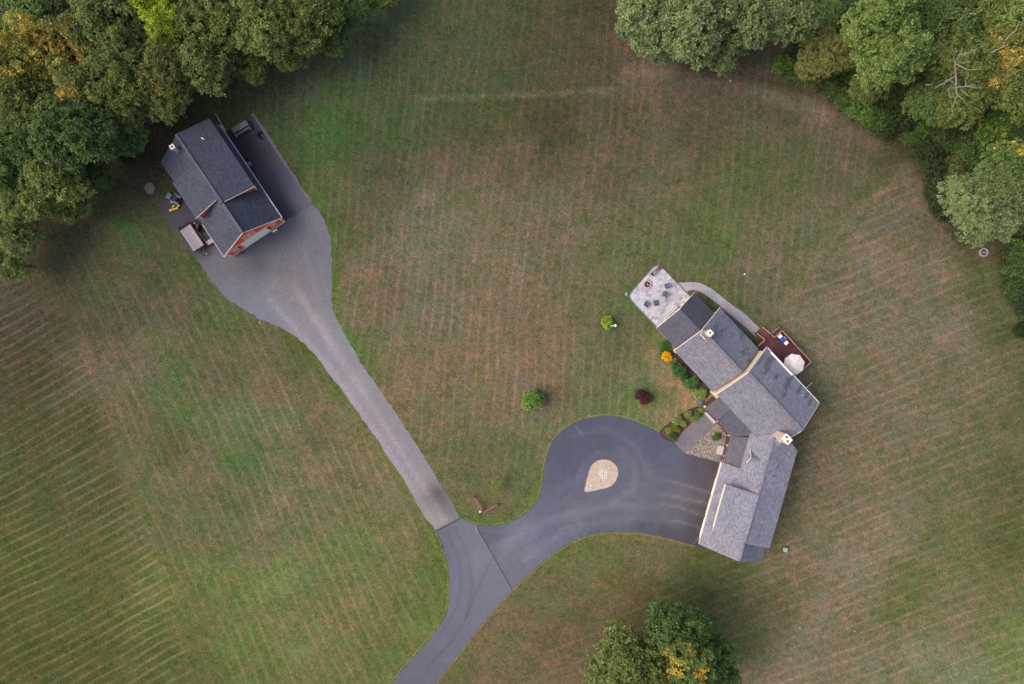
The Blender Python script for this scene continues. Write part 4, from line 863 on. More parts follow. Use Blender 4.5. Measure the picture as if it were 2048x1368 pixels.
obj('ridge_cap', MB().beam(WF(0, .1, wr + .04), WF(0, 2.5, wr + .04), .32, .06), MATS['wing shingles'], house); obj('ridge_cap', MB().beam(WF(0, 8.9, wr + .14), WF(0, 16.2, wr + .14), .3, .06), MATS['wing shingles'], house)
for yy in (1.9, 4.7, 7.5):
    gd = obj('garage_door', MB().box(WF, -3.66, -3.60, yy - 1.2, yy + 1.2, .02, 2.2), white, house); pm = MB()
    for j in range(4):
        for i in range(4): pm.box(WF, -3.68, -3.66, yy - 1.12 + i * .57, yy - 1.12 + i * .57 + .5, .08 + j * .53, .5 + j * .53)
    obj('door_panel', pm, MATS['door panel'], gd)
for yy in (.5, 3.3, 6.1, 8.9): lamp(WF, 'x', -3.62, yy, 2.3, house, -1)
# gabled dormer with small window
y0, y1, yc, xf = 12.15, 13.95, 13.05, -1.75
m = MB(); zb = 4.9; za = 5.95
m.v = [tuple(WF(*p)) for p in ((xf, y0 + .12, zb), (xf, y1 - .12, zb), (xf, yc, za - .08), (-.2, y0 + .12, zb), (-.2, y1 - .12, zb), (-.2, yc, za - .08))]; m.f = [(0, 1, 2), (5, 4, 3), (0, 3, 4, 1), (1, 4, 5, 2), (2, 5, 3, 0)]
dw = obj('dormer_wall', m, creamtrim, house)
for ya in (y0, y1):
    obj('dormer_roof', MB().slab([WF(xf - .12, ya, zb + .02), WF(-.5, ya, zb + .02), WF(-.5, yc, za + .02), WF(xf - .12, yc, za + .02)], .07), sh_wing, house)
obj('dormer_trim', MB().beam(WF(xf - .14, y0, zb + .02), WF(xf - .14, yc, za + .02), .05, .12).beam(WF(xf - .14, yc, za + .02), WF(xf - .14, y1, zb + .02), .05, .12), creamtrim, house)
window(WF, 'x', xf, yc, 5.2, .45, .42, house, -1, plain('grey frame', srgb(120, 116, 104), .6))
# big chimney with cricket
chimney(HF, 1.45, 2.25, -9.35, -8.3, 5.2, 9.7, [(1.72, -9.05), (1.98, -8.6)], house, plain('salmon chimney render', srgb(216, 190, 176), .85, .14, 3, 0, .12))
ck = MB(); e = [HF(.2, -9.9, 6.35), HF(1.5, -9.5, 6.9), HF(1.2, -8.4, 6.9), HF(-.1, -8.9, 6.55)]
obj('chimney_cricket', MB().slab([P(1553, 893.5, 6.7), P(1572, 884, 6.95), P(1564, 872, 6.95), P(1549, 881, 6.8)], .5), sh_wing, house)
obj('flashing', MB().beam(P(1555, 877.5, 7.0), P(1560, 885, 7.0), .07, .05), white, house)
for u, v in ((1553, 934.5), (1547, 952)):
    p = P(u, v, 5.9); obj('vent_pipe', MB().tube([Vector((p.x, p.y, 5.4)), Vector((p.x, p.y, 6.3))], .06, 8), dark, house)
for xx in (-1.8, 1.6): window(WF, 'y', .3, xx, 1.5, .9, 1.2, house, -1)
for yy in (4, 7, 10, 13): window(WF, 'x', 3.6, yy, 4.2, .9, 1.0, house, 1); window(WF, 'x', 3.95, yy, 1.5, .9, 1.2, house, 1)
# porch roofs, floor and columns
HB = (HF(.62, 0) - HF(0, 0)) + Vector((0, 0, .35))
pr = MB().slab([P(1435, 841.3, 2.62), P(1458, 869.5, 2.62), P(1462, 873, 2.7), P(1506, 875.5, 4.55) + HB * .7, P(1455.2, 819, 4.0) + HB], .14); obj('porch_roof', pr, sh_dark, house)
pr = MB().slab([P(1461.5, 872.5, 2.7), P(1446, 923.8, 2.6), P(1486.5, 937, 4.58), P(1506, 875.0, 4.62)], .14); obj('porch_roof', pr, sh_dark2, house)
pr = MB().slab([P(1409.4, 817, 2.95), P(1435.3, 841.5, 2.95), P(1456.5, 820, 4.1) + HB, P(1433.5, 797, 4.1) + HB], .14); obj('entry_roof', pr, sh_dark2, house)
fl = MB().slab([P(u, v, .42) for u, v in ((1406, 812), (1433, 842), (1455, 870), (1443, 922), (1452, 926), (1485, 900), (1486, 868), (1424, 795))], .4); obj('porch_floor', fl, plain('mahogany porch boards', srgb(96, 58, 58), .6, .1, 5), house)
obj('porch_trim', MB().beam(P(1433, 843, 2.5), P(1458, 870.5, 2.5), .06, .12).beam(P(1458, 871, 2.5), P(1445, 923.5, 2.5), .06, .12).beam(P(1408.5, 817, 2.84), P(1434.5, 842, 2.84), .06, .12), plain('red porch trim', srgb(116, 62, 60), .6), house)
for u, v, zt in ((1407.5, 813, 2.75), (1433, 841.5, 2.75), (1455.5, 870, 2.5), (1452, 890, 2.55), (1446.2, 912, 2.5), (1444, 921, 2.5)):
    p = P(u, v, .42); q = Vector((p.x + .12, p.y, 0)); m = MB().tube([(q.x, q.y, .42), (q.x, q.y, .55), (q.x, q.y, .56), (q.x, q.y, zt)], [.15, .15, .1, .1], 12); obj('porch_column', m, creamtrim, house)
obj('downspout', MB().tube([P(1609, 779, .15), P(1624.4, 765, .12)], .06, 8), creamtrim, house)
# porch furniture seen past the roof edge
r = thing('porch_bench', 'cream slatted bench at the garage end of the porch', 'bench', P(1449.5, 917.5, .42), R(74)); r.location.z = .42
obj('seat', MB().box(ID, -.5, -.05, -.35, .2, .36, .42).box(ID, .05, .5, -.35, .2, .36, .42), creamtrim, r, local=True); obj('backrest', MB().box(ID, -.5, .5, -.42, -.36, .4, .85), creamtrim, r, local=True)
for sx in (-.45, .45):
    for sy in (-.3, .15): obj('leg', MB().box(ID, sx - .03, sx + .03, sy - .03, sy + .03, 0, .36), creamtrim, r, local=True)
r = thing('planter', 'round pale planter with a dark opening on the porch floor', 'planter', P(1456, 891, .42)); r.location.z = .42
obj('pot', MB().lathe([(0, 0), (.16, 0), (.24, .3), (.26, .36), (.2, .36), (.18, .3), (0, .28)], 16), creamtrim, r, True, local=True)

# ------------------------------------------------------------------ deck
deck = thing('deck', 'dark red wooden deck with stairs and pale capped rails behind the house', 'deck', HF(10.5, -3))
dz = .9
obj('deck_floor', MB().slab([HF(8.5, .1, dz), HF(8.5, -6.3, dz), HF(12.9, -6.3, dz), HF(12.9, -.6, dz), HF(11.35, -.6, dz), HF(11.35, -.1, dz), HF(11.35, .1, dz)][::-1], .16), redwood, deck)
for k in range(4):
    o = obj('stair_tread', MB().box(HF, 10.25, 11.3, .1 + k * .3, .42 + k * .3, dz - .18 * (k + 1) - .05, dz - .18 * (k + 1)), plain('worn red tread', srgb(112, 74, 76), .8, .12, 4), deck)
obj('stringer', MB().beam(HF(10.2, .1, .7), HF(10.2, 1.4, .05), .06, .28).beam(HF(11.35, .1, .7), HF(11.35, 1.4, .05), .06, .28), redtrim, deck)
def rail(a, b, z0a, z0b, n):
    A = HF(*a, z0a + .95); B = HF(*b, z0b + .95); obj('rail_cap', MB().beam(A, B, .14, .05), capwood, deck)
    m = MB().beam(HF(*a, z0a + .12), HF(*b, z0b + .12), .05, .08).beam(HF(*a, z0a + .85), HF(*b, z0b + .85), .05, .08)
    for i in range(n + 1):
        t_ = i / n; m.beam(HF(a[0] + (b[0] - a[0]) * t_, a[1] + (b[1] - a[1]) * t_, z0a + (z0b - z0a) * t_ + .1), HF(a[0] + (b[0] - a[0]) * t_, a[1] + (b[1] - a[1]) * t_, z0a + (z0b - z0a) * t_ + .9), .04, .04)
    obj('balusters', m, redtrim, deck)
rail((12.7, -.55), (12.7, -6.2), dz, dz, 34); rail((11.4, -.55), (12.65, -.55), dz, dz, 8); rail((8.95, -6.25), (12.65, -6.25), dz, dz, 24); rail((11.32, .05), (11.32, 1.35), dz, .05, 8); rail((10.2, .05), (10.2, 1.3), dz, .05, 8); rail((11.3, -.5), (11.32, .02), dz, dz, 3); rail((8.95, .1), (10.1, .1), dz, dz, 8)
for x, y in ((12.7, -.55), (12.7, -3.4), (12.7, -6.25), (11.35, -.55), (11.32, .05), (10.2, .08), (8.95, -6.25)):
    obj('deck_post', MB().box(HF, x - .06, x + .06, y - .06, y + .06, 0, dz + 1.0), redtrim, deck)
obj('outer_rail', MB().beam(HF(11.45, -.1, 1.0), HF(12.95, -.12, 1.0), .09, .05), capwood, deck); obj('deck_post', MB().box(HF, 12.85, 12.95, -.17, -.07, 0, 1.0), redtrim, deck)
# parasol
um = HF(10.5, -4.6); par = thing('parasol', 'open cream octagonal parasol on the red deck', 'parasol', (um.x, um.y, dz), R(12))
pf = NT('parasol canvas'); pf.base(srgb(240, 228, 222)); pf.b.inputs['Roughness'].default_value = .9
cv = MB(); rad_ = 1.42; n = 8; top = (0, 0, 2.62)
for i in range(n):
    a0, a1 = 2 * math.pi * i / n, 2 * math.pi * (i + 1) / n; am = (a0 + a1) / 2
    p0 = Vector((rad_ * math.cos(a0), rad_ * math.sin(a0), 2.12)); p1 = Vector((rad_ * math.cos(a1), rad_ * math.sin(a1), 2.12)); T = Vector(top)
    q0, q1 = T.lerp(p0, .5) + Vector((0, 0, .05)), T.lerp(p1, .5) + Vector((0, 0, .05)); qm = (q0 + q1) / 2 - Vector((0, 0, .035)); pm = (p0 + p1) / 2 * .985 - Vector((0, 0, .0)); pm.z = 2.10
    cv.face([T, q0, qm]); cv.face([T, qm, q1]); cv.face([q0, p0, pm, qm]); cv.face([qm, pm, p1, q1])
    cv.face([p0, p0 - Vector((0, 0, .12)), pm - Vector((0, 0, .12)), pm]); cv.face([pm, pm - Vector((0, 0, .12)), p1 - Vector((0, 0, .12)), p1])
obj('canopy', cv, pf.m, par, local=True)
for i in range(n):
    a0 = 2 * math.pi * i / n; obj('rib', MB().tube([(0, 0, 2.58), (rad_ * .5 * math.cos(a0), rad_ * .5 * math.sin(a0), 2.385), (rad_ * math.cos(a0), rad_ * math.sin(a0), 2.09)], .012, 5), creamtrim, par, local=True)
obj('pole', MB().tube([(0, 0, .05), (0, 0, 2.6)], .03, 10), plain('parasol pole', srgb(170, 160, 150), .4), par, local=True)
obj('finial', MB().lathe([(.035, 2.62), (.04, 2.66), (0, 2.7)], 10), dark, par, local=True); obj('base', MB().lathe([(0, 0), (.28, 0), (.28, .06), (.06, .1), (.05, .25), (0, .25)], 20), dark, par, local=True)
# grill with white side shelves and blue lid
gp = P(1566.5, 679.3, dz + .9); gr = thing('grill_cart', 'white side shelf grill cart with a bright blue lid on the deck', 'grill', (gp.x, gp.y, dz), R(43.1 + 90))
blue = plain('bright blue cover', srgb(30, 84, 176), .45, .15, 3)
lid = MB(); k = 10
prof = [(-.33, .72), (-.31, .86), (-.2, .96), (0, 1.0), (.2, .96), (.31, .86), (.33, .72)]
lid.v = [(-.3, y, z) for y, z in prof] + [(.3, y, z) for y, z in prof]; m_ = len(prof)
lid.f = [tuple(range(m_)), tuple(range(2 * m_ - 1, m_ - 1, -1))] + [(i, i + m_, i + 1 + m_, i + 1) for i in range(m_ - 1)] + [(0, m_ - 1, 2 * m_ - 1, m_)]
obj('lid', lid, blue, gr, local=True); obj('side_shelf', MB().box(ID, -.85, -.34, -.3, .3, .84, .9), white, gr, bevel=.03, local=True); obj('side_shelf', MB().box(ID, .34, .85, -.3, .3, .84, .9), white, gr, bevel=.03, local=True)
obj('firebox', MB().box(ID, -.33, .33, -.32, .32, .35, .72), plain('navy cloth', srgb(24, 40, 84), .7), gr, local=True); obj('handle', MB().tube([(-.22, -.36, .86), (.22, -.36, .86)], .02, 8), white, gr, local=True)
for sx in (-.3, .3):
    for sy in (-.28, .28): obj('leg', MB().box(ID, sx - .025, sx + .025, sy - .025, sy + .025, 0, .36), dark, gr, local=True)

# ------------------------------------------------------------------ patio furniture
PZ = .16
def at(u, v, z=PZ): p = P(u, v, z); return (p.x, p.y, z)
def firepit(label, u, v, r0, r1, h, z, m, name='fire_pit'):
    r = thing(name, label, 'fire pit', at(u, v, z)); obj('stone_ring', MB().lathe([(r0, 0), (r0, h), (r1, h), (r1, .02), (r0, 0)], 32), m, r, local=True)
    obj('ash_bed', MB().lathe([(r1, .04), (r1 * .5, .08), (0, .09)], 24), plain('charred ash', srgb(46, 38, 38), .95, .3, 5), r, local=True)
    rr = random.Random(len(label)); lg = MB()
    for k in range(5):
        a_ = rr.uniform(0, math.pi); q_ = rr.uniform(-.1, .1); lg.tube([(r1 * .55 * math.cos(a_) + q_, r1 * .55 * math.sin(a_), .12 + k * .03), (-r1 * .55 * math.cos(a_) + q_, -r1 * .55 * math.sin(a_), .16 + k * .03)], .045, 7)
    obj('logs', lg, plain('burnt logs', srgb(150, 140, 132), .9, .35, 4), r, local=True)
firepit('round stone fire pit with dark ash on the paver patio', 1294, 569, .56, .40, .32, PZ, plain('pinkish stone', srgb(178, 158, 150), .9, .12, 6))
firepit('pale stone fire ring standing in the grass near the right edge trees', 1966, 505, .60, .40, .25, 0, plain('pale ring stone', srgb(150, 146, 148), .9, .12, 6))
sling = plain('grey sling fabric', srgb(92, 100, 114), .8, .1, 6)
def chair(u, v, rz, label):
    r = thing('patio_chair', label, 'chair', at(u, v), rz, 'dark grey patio chairs')
    obj('seat', MB().slab([(-.27, -.28, .38), (.27, -.28, .38), (.27, .27, .43), (-.27, .27, .43)], .03), sling, r, local=True)
    obj('backrest', MB().slab([(-.27, -.52, .95), (.27, -.52, .95), (.27, -.27, .40), (-.27, -.27, .40)], .03), sling, r, local=True)
    for s_ in (-1, 1):
        obj('armrest', MB().beam((s_ * .31, -.4, .62), (s_ * .31, .25, .62), .05, .03), dark, r, local=True)
        obj('leg', MB().tube([(s_ * .31, .24, 0), (s_ * .31, .22, .62)], .016, 6), dark, r, local=True); obj('leg', MB().tube([(s_ * .31, -.44, 0), (s_ * .31, -.3, .62)], .016, 6), dark, r, local=True)
chair(1332, 572.6, R(100), 'dark grey patio chair nearest the curved paver path'); chair(1328.4, 588, R(70), 'dark grey patio chair directly above the round patio table')
chair(1310.5, 604.8, R(15), 'dark grey patio chair directly left of the round patio table'); chair(1293, 606.9, R(-25), 'dark grey patio chair nearest the left edge of the patio')
r = thing('patio_table', 'small round pale patio table between the grey chairs', 'table', at(1323.8, 599.7))
obj('tabletop', MB().lathe([(0, .7), (.34, .7), (.35, .715), (.34, .73), (0, .735)], 28), plain('frosted top', srgb(164, 162, 166), .3), r, local=True)
for k in range(3):
    a_ = k * 2.094; obj('leg', MB().tube([(.3 * math.cos(a_), .3 * math.sin(a_), 0), (.1 * math.cos(a_), .1 * math.sin(a_), .7)], .015, 6), dark, r, local=True)
r = thing('storage_bench', 'weathered bench with reddish items at the far corner of the patio', 'bench', at(1310.5, 542.4), R(43.1))
wb = plain('grey bench boards', srgb(156, 148, 152), .8, .15, 6)
obj('seat', MB().box(ID, -.62, .62, -.2, .2, .40, .46), wb, r, local=True); obj('backrest', MB().box(ID, -.62, .62, .2, .25, .42, .8), wb, r, local=True)
for sx in (-.66, .66): obj('armrest', MB().box(ID, sx - .05, sx + .05, -.24, .22, 0, .6), dark, r, local=True)
rnd = random.Random(4)
for k in range(4):
    fl_ = MB().lathe([(0, 0), (.07, 0), (.09, .14), (.07, .14), (0, .12)], 10); o = obj('flower_pot', fl_, plain('terracotta', srgb(168, 92, 74), .8, .15, 8)); p = at(1310.5, 542.4)
    c_, s_ = math.cos(R(43.1)), math.sin(R(43.1)); lx = .05 + k * .15; ly = rnd.uniform(-.1, .08); o.location = (p[0] + lx * c_ - ly * s_, p[1] + lx * s_ + ly * c_, PZ + .46)
    tag(o, 'small terracotta pot in the row standing on the patio corner bench', 'pot', 'terracotta pots on the patio bench')

# ------------------------------------------------------------------ small things in the grounds
r = thing('utility_box', 'pale green utility box in the grass beyond the garage wing', 'utility box', P(1569, 1098), R(-10))
obj('cabinet', MB().box(ID, -.26, .26, -.28, .28, .08, .5), plain('pale green metal', srgb(160, 176, 170), .5), r, bevel=.03, local=True); obj('pad', MB().box(ID, -.42, .42, -.42, .42, 0, .08), plain('mossy pad', srgb(72, 92, 74), .9), r, local=True)
fence = thing('corner_fence', 'V shaped red post and rail fence where the drives meet', 'fence', P(966, 1021))
A, B, Cc = P(949, 993, 0), P(966.5, 1022, 0), P(995, 1007, 0)
pk = plain('faded red rail', srgb(150, 98, 96), .8, .15, 5)
for a_, b_ in ((A, B), (B, Cc)):
    for z in (.45, .95): obj('rail', MB().beam(a_ + Vector((0, 0, z)), b_ + Vector((0, 0, z)), .1, .12), pk, fence)
for p in (A, B, Cc): obj('post', MB().beam(p, p + Vector((0, 0, 1.1)), .13, .13), pk, fence)
p = P(960.5, 1020.5); tag(obj('marker_post', MB().tube([(p.x, p.y, 0), (p.x, p.y, .8), (p.x, p.y, .95)], [.07, .07, .11], 10), white), 'short white marker post beside the V shaped red fence', 'post')
r = thing('yard_lamp', 'white curved neck yard lamp beside the yellow green bush', 'lamp', P(1220.5, 652))
obj('post', MB().tube([(0, 0, 0), (0, 0, 1.7), (.06, 0, 1.9), (.25, .01, 1.98), (.42, .03, 1.95)], [.05, .045, .04, .04, .04], 8), white, r, local=True)
obj('lamp_head', MB().lathe([(.02, 1.98), (.14, 1.92), (.2, 1.8), (.17, 1.8), (0, 1.88)], 16, (.46, .03)), white, r, local=True)
sg = P(1487, 549); r = thing('sprinkler', 'small grey and white sprinkler stand in the lawn right of the curved path', 'sprinkler', sg)
obj('stand', MB().tube([(0, 0, 0), (0, 0, .5)], .04, 8).beam((-.25, 0, .04), (.25, 0, .04), .06, .05).beam((0, -.25, .035), (0, .25, .035), .06, .05), plain('grey plastic', srgb(120, 118, 124), .6), r, local=True)
obj('nozzle', MB().lathe([(0, .5), (.1, .5), (.11, .58), (0, .62)], 10), white, r, local=True)
for i, (u, v, rr_, lb) in enumerate([(1253, 588.5, .24, 'tan rock at the left corner of the paver patio'), (1401, 803, .5, 'dark grey boulder beside the front entry porch'), (1461, 162, .18, 'small pale rock below the large oaks'), (1600, 1256, .14, 'lone small tan stone in the lower right lawn'), (1709, 1262, .15, 'small reddish stone in the lower right lawn'), (520, 645, .14, 'pale stone on the lower gravel drive edge'), (1405, 799, .3, 'smaller dark boulder against the front entry porch')]):
    rock('rock', u, v, rr_, plain('dark boulder', srgb(92, 98, 108), .9, .15, 4) if 'dark' in lb else stone_g, lb, 'rock', i)

# ------------------------------------------------------------------ foliage
def leaf_mesh(name, tufts, normals, per, ln, wd, spread, seed, tone=None):
    """tufts of leaf faces: each tuft a small rosette of folded quads around its outward normal"""
    rs = np.random.RandomState(seed); n = len(tufts)
    T = np.repeat(tufts, per, 0); N = np.repeat(normals, per, 0); m = len(T)
    N = N / np.linalg.norm(N, axis=1, keepdims=True)
    rv = rs.normal(size=(m, 3)); side_ = np.cross(N, rv); side_ /= np.linalg.norm(side_, axis=1, keepdims=True)
    dirn = side_ * rs.uniform(.5, 1.0, (m, 1)) + N * rs.uniform(-.1, .8, (m, 1)); dirn /= np.linalg.norm(dirn, axis=1, keepdims=True)
    base = T + dirn * spread * rs.uniform(0, .6, (m, 1)) + rs.normal(size=(m, 3)) * spread * .22
    L = ln * rs.uniform(.7, 1.25, (m, 1)); W = wd * rs.uniform(.7, 1.25, (m, 1))
    wv = np.cross(dirn, N + rs.normal(size=(m, 3)) * .35); wv /= np.linalg.norm(wv, axis=1, keepdims=True)
    up = np.cross(wv, dirn)
    v = np.empty((m, 4, 3)); v[:, 0] = base; v[:, 1] = base + dirn * L * .5 + wv * W * .5 + up * W * .15; v[:, 2] = base + dirn * L; v[:, 3] = base + dirn * L * .5 - wv * W * .5 + up * W * .15
    me = bpy.data.meshes.new(name); me.vertices.add(m * 4); me.vertices.foreach_set('co', v.ravel().astype(np.float32))
    me.loops.add(m * 4); me.loops.foreach_set('vertex_index', np.arange(m * 4, dtype=np.int32)); me.polygons.add(m)
    me.polygons.foreach_set('loop_start', np.arange(0, m * 4, 4, dtype=np.int32)); me.update(calc_edges=True)
    tt = np.repeat(rs.uniform(0, 1, n), per); col = np.stack([np.clip(tt * .6 + rs.uniform(0, .4, m), 0, 1), np.repeat(rs.uniform(0, 1, n), per), np.clip(.5 + rs.normal(size=m) * .22, 0, 1), np.ones(m)], 1)
    a = me.attributes.new('leaf', 'FLOAT_COLOR', 'FACE'); a.data.foreach_set('color', col.ravel().astype(np.float32))
    return me
def crown(name, seed, Rr, zc, hz, nclump, ntuft, per, leaf=(.34, .20), rc=(.9, 1.6), spread=.42, lobes=5):
    rs = np.random.RandomState(seed); cl = []
    lob = [(rs.uniform(0, 2 * np.pi), rs.uniform(.25, .6)) for _ in range(lobes)]
    tries = 0
    while len(cl) < nclump and tries < 9000:
        tries += 1
        d = rs.normal(size=3); d /= np.linalg.norm(d)
        if d[2] < -.35: continue
        az = math.atan2(d[1], d[0]); k = .78 + .26 * math.sin(3 * az + lob[0][0]) * lob[0][1] + .2 * math.sin(5 * az + lob[1][0]) * lob[1][1] + .16 * math.sin(2 * az + lob[2][0])
        r_ = k * (rs.uniform(.62, 1.0) if rs.rand() < .8 else rs.uniform(.3, .6))
        c = np.array([d[0] * Rr * r_, d[1] * Rr * r_, zc + d[2] * hz * r_ * rs.uniform(.8, 1.12)]); q = rs.uniform(*rc)
        if any(np.linalg.norm(c - o_) < .56 * (q + qq) for o_, qq in cl): continue
        cl.append((c, q))
    T, N = [], []
    for c, q in cl:
        d = rs.normal(size=(ntuft, 3)); d /= np.linalg.norm(d, axis=1, keepdims=True)
        d[:, 2] = np.abs(d[:, 2]) * .9 + rs.uniform(-.45, .1, ntuft)
        nn = d / np.linalg.norm(d, axis=1, keepdims=True); p = c + nn * q * rs.uniform(.72, 1.08, (ntuft, 1)) * np.array([1, 1, .8]); T.append(p)
        out = (c - np.array([0, 0, zc - hz * .3])); out = out / np.linalg.norm(out); N.append(nn * .7 + out * .35 + np.array([0, 0, .45]))
    return leaf_mesh(name, np.concatenate(T), np.concatenate(N), per, leaf[0], leaf[1], spread, seed), cl
bark = plain('grey bark', srgb(112, 100, 90), .95, .2, 6, 0, .2); deadwood = plain('bleached dead wood', srgb(150, 138, 126), .9, .15, 5)
dummy = leafmat('oak green', srgb(104, 110, 58), srgb(76, 88, 46))
LM = {
 'oak': dummy,
 'olive': leafmat('olive oak', srgb(106, 114, 64), srgb(78, 90, 50), srgb(150, 124, 64), .4, .5, .6, .7),
 'deep': leafmat('deep green', srgb(88, 104, 56), srgb(62, 80, 44)),
 'grey': leafmat('grey green oak', srgb(112, 122, 80), srgb(78, 92, 64), srgb(170, 150, 80), .45, .7, .62, .70),
 'fresh': leafmat('fresh green', srgb(116, 130, 70), srgb(82, 104, 56), srgb(170, 160, 90), .4, .5, .66, .72),
 'lime': leafmat('lime maple', srgb(150, 158, 56), srgb(112, 128, 46)),
 'gold': leafmat('turning gold', srgb(122, 118, 54), srgb(86, 96, 50), srgb(220, 194, 92), .8, .28, .42, .56),
 'amber': leafmat('turning amber', srgb(106, 110, 58), srgb(78, 88, 48), srgb(216, 176, 92), .7, .33, .46, .58),
 'brown': leafmat('brownish olive', srgb(108, 106, 58), srgb(84, 88, 48)),
 'spot': leafmat('green with gold spots', srgb(98, 114, 62), srgb(66, 86, 52), srgb(228, 184, 70), 1.0, .30, .54, .60)}
protos = []
for s_ in range(7):
    zc, hz = 9.2, 4.4
    me, cl = crown('crown', 100 + s_, 4.9, zc, hz, *[(66, 30, 9, (.30, .19), (.75, 1.45), .30), (110, 19, 9, (.26, .16), (.5, .95), .24), (48, 42, 9, (.34, .22), (1.0, 1.75), .34)][(0, 1, 0, 2, 1, 0, 2)[s_]])
    tw = MB(); tw.tube([(0, 0, -.3), (.05, 0, 1.2), (.1, .05, 4.0), (0, .1, 7.0), (.1, 0, zc + 1.5)], [.42, .33, .27, .2, .06], 9)
    rr = random.Random(s_)
    lb_ = MB()
    for c, q in cl[::3]:
        z0_ = rr.uniform(3.6, 7.0); mid = (c[0] * .45, c[1] * .45, z0_ + (c[2] - z0_) * .45 - .2)
        lb_.tube([(.05, .05, z0_), mid, (c[0] * .92, c[1] * .92, c[2] - .1)], [.13, .08, .025], 6, False)
    protos.append((me, tw, lb_))
tree_src = []
for me, tw, lb_ in protos:
    tm = bpy.data.meshes.new('trunk'); tm.from_pydata(tw.v, [], tw.f); tm.materials.append(bark)
    lm_ = bpy.data.meshes.new('limbs'); lm_.from_pydata(lb_.v, [], lb_.f); lm_.materials.append(bark)
    me.materials.append(dummy)
    for p in tm.polygons: p.use_smooth = True
    tree_src.append((me, tm, lm_))
def tree(u, v, rpx, mat, label, k, hs=1.0, group=None, kind='tree', cat='tree', rz=None):
    """crown seen centred on pixel (u, v) with radius rpx"""
    s_ = rpx * S / 4.55; sz = .62 * s_ + .38; sz *= hs; zc = 9.8 * sz
    s2 = s_ * (1 - zc / HC)
    p = P(u, v, zc)
    r = thing(kind, label, cat, (p.x, p.y, 0), rz if rz is not None else (k * 1.7) % 6.28, group); r.scale = (s2, s2, sz)
    cm, tm, lm_ = tree_src[k % len(tree_src)]
    o = bpy.data.objects.new('crown', cm); C.objects.link(o); o.parent = r; o.material_slots[0].link = 'OBJECT'; o.material_slots[0].material = LM[mat]
    o = bpy.data.objects.new('trunk', tm); C.objects.link(o); o.parent = r
    o = bpy.data.objects.new('limbs', lm_); C.objects.link(o); o.parent = r
    return r
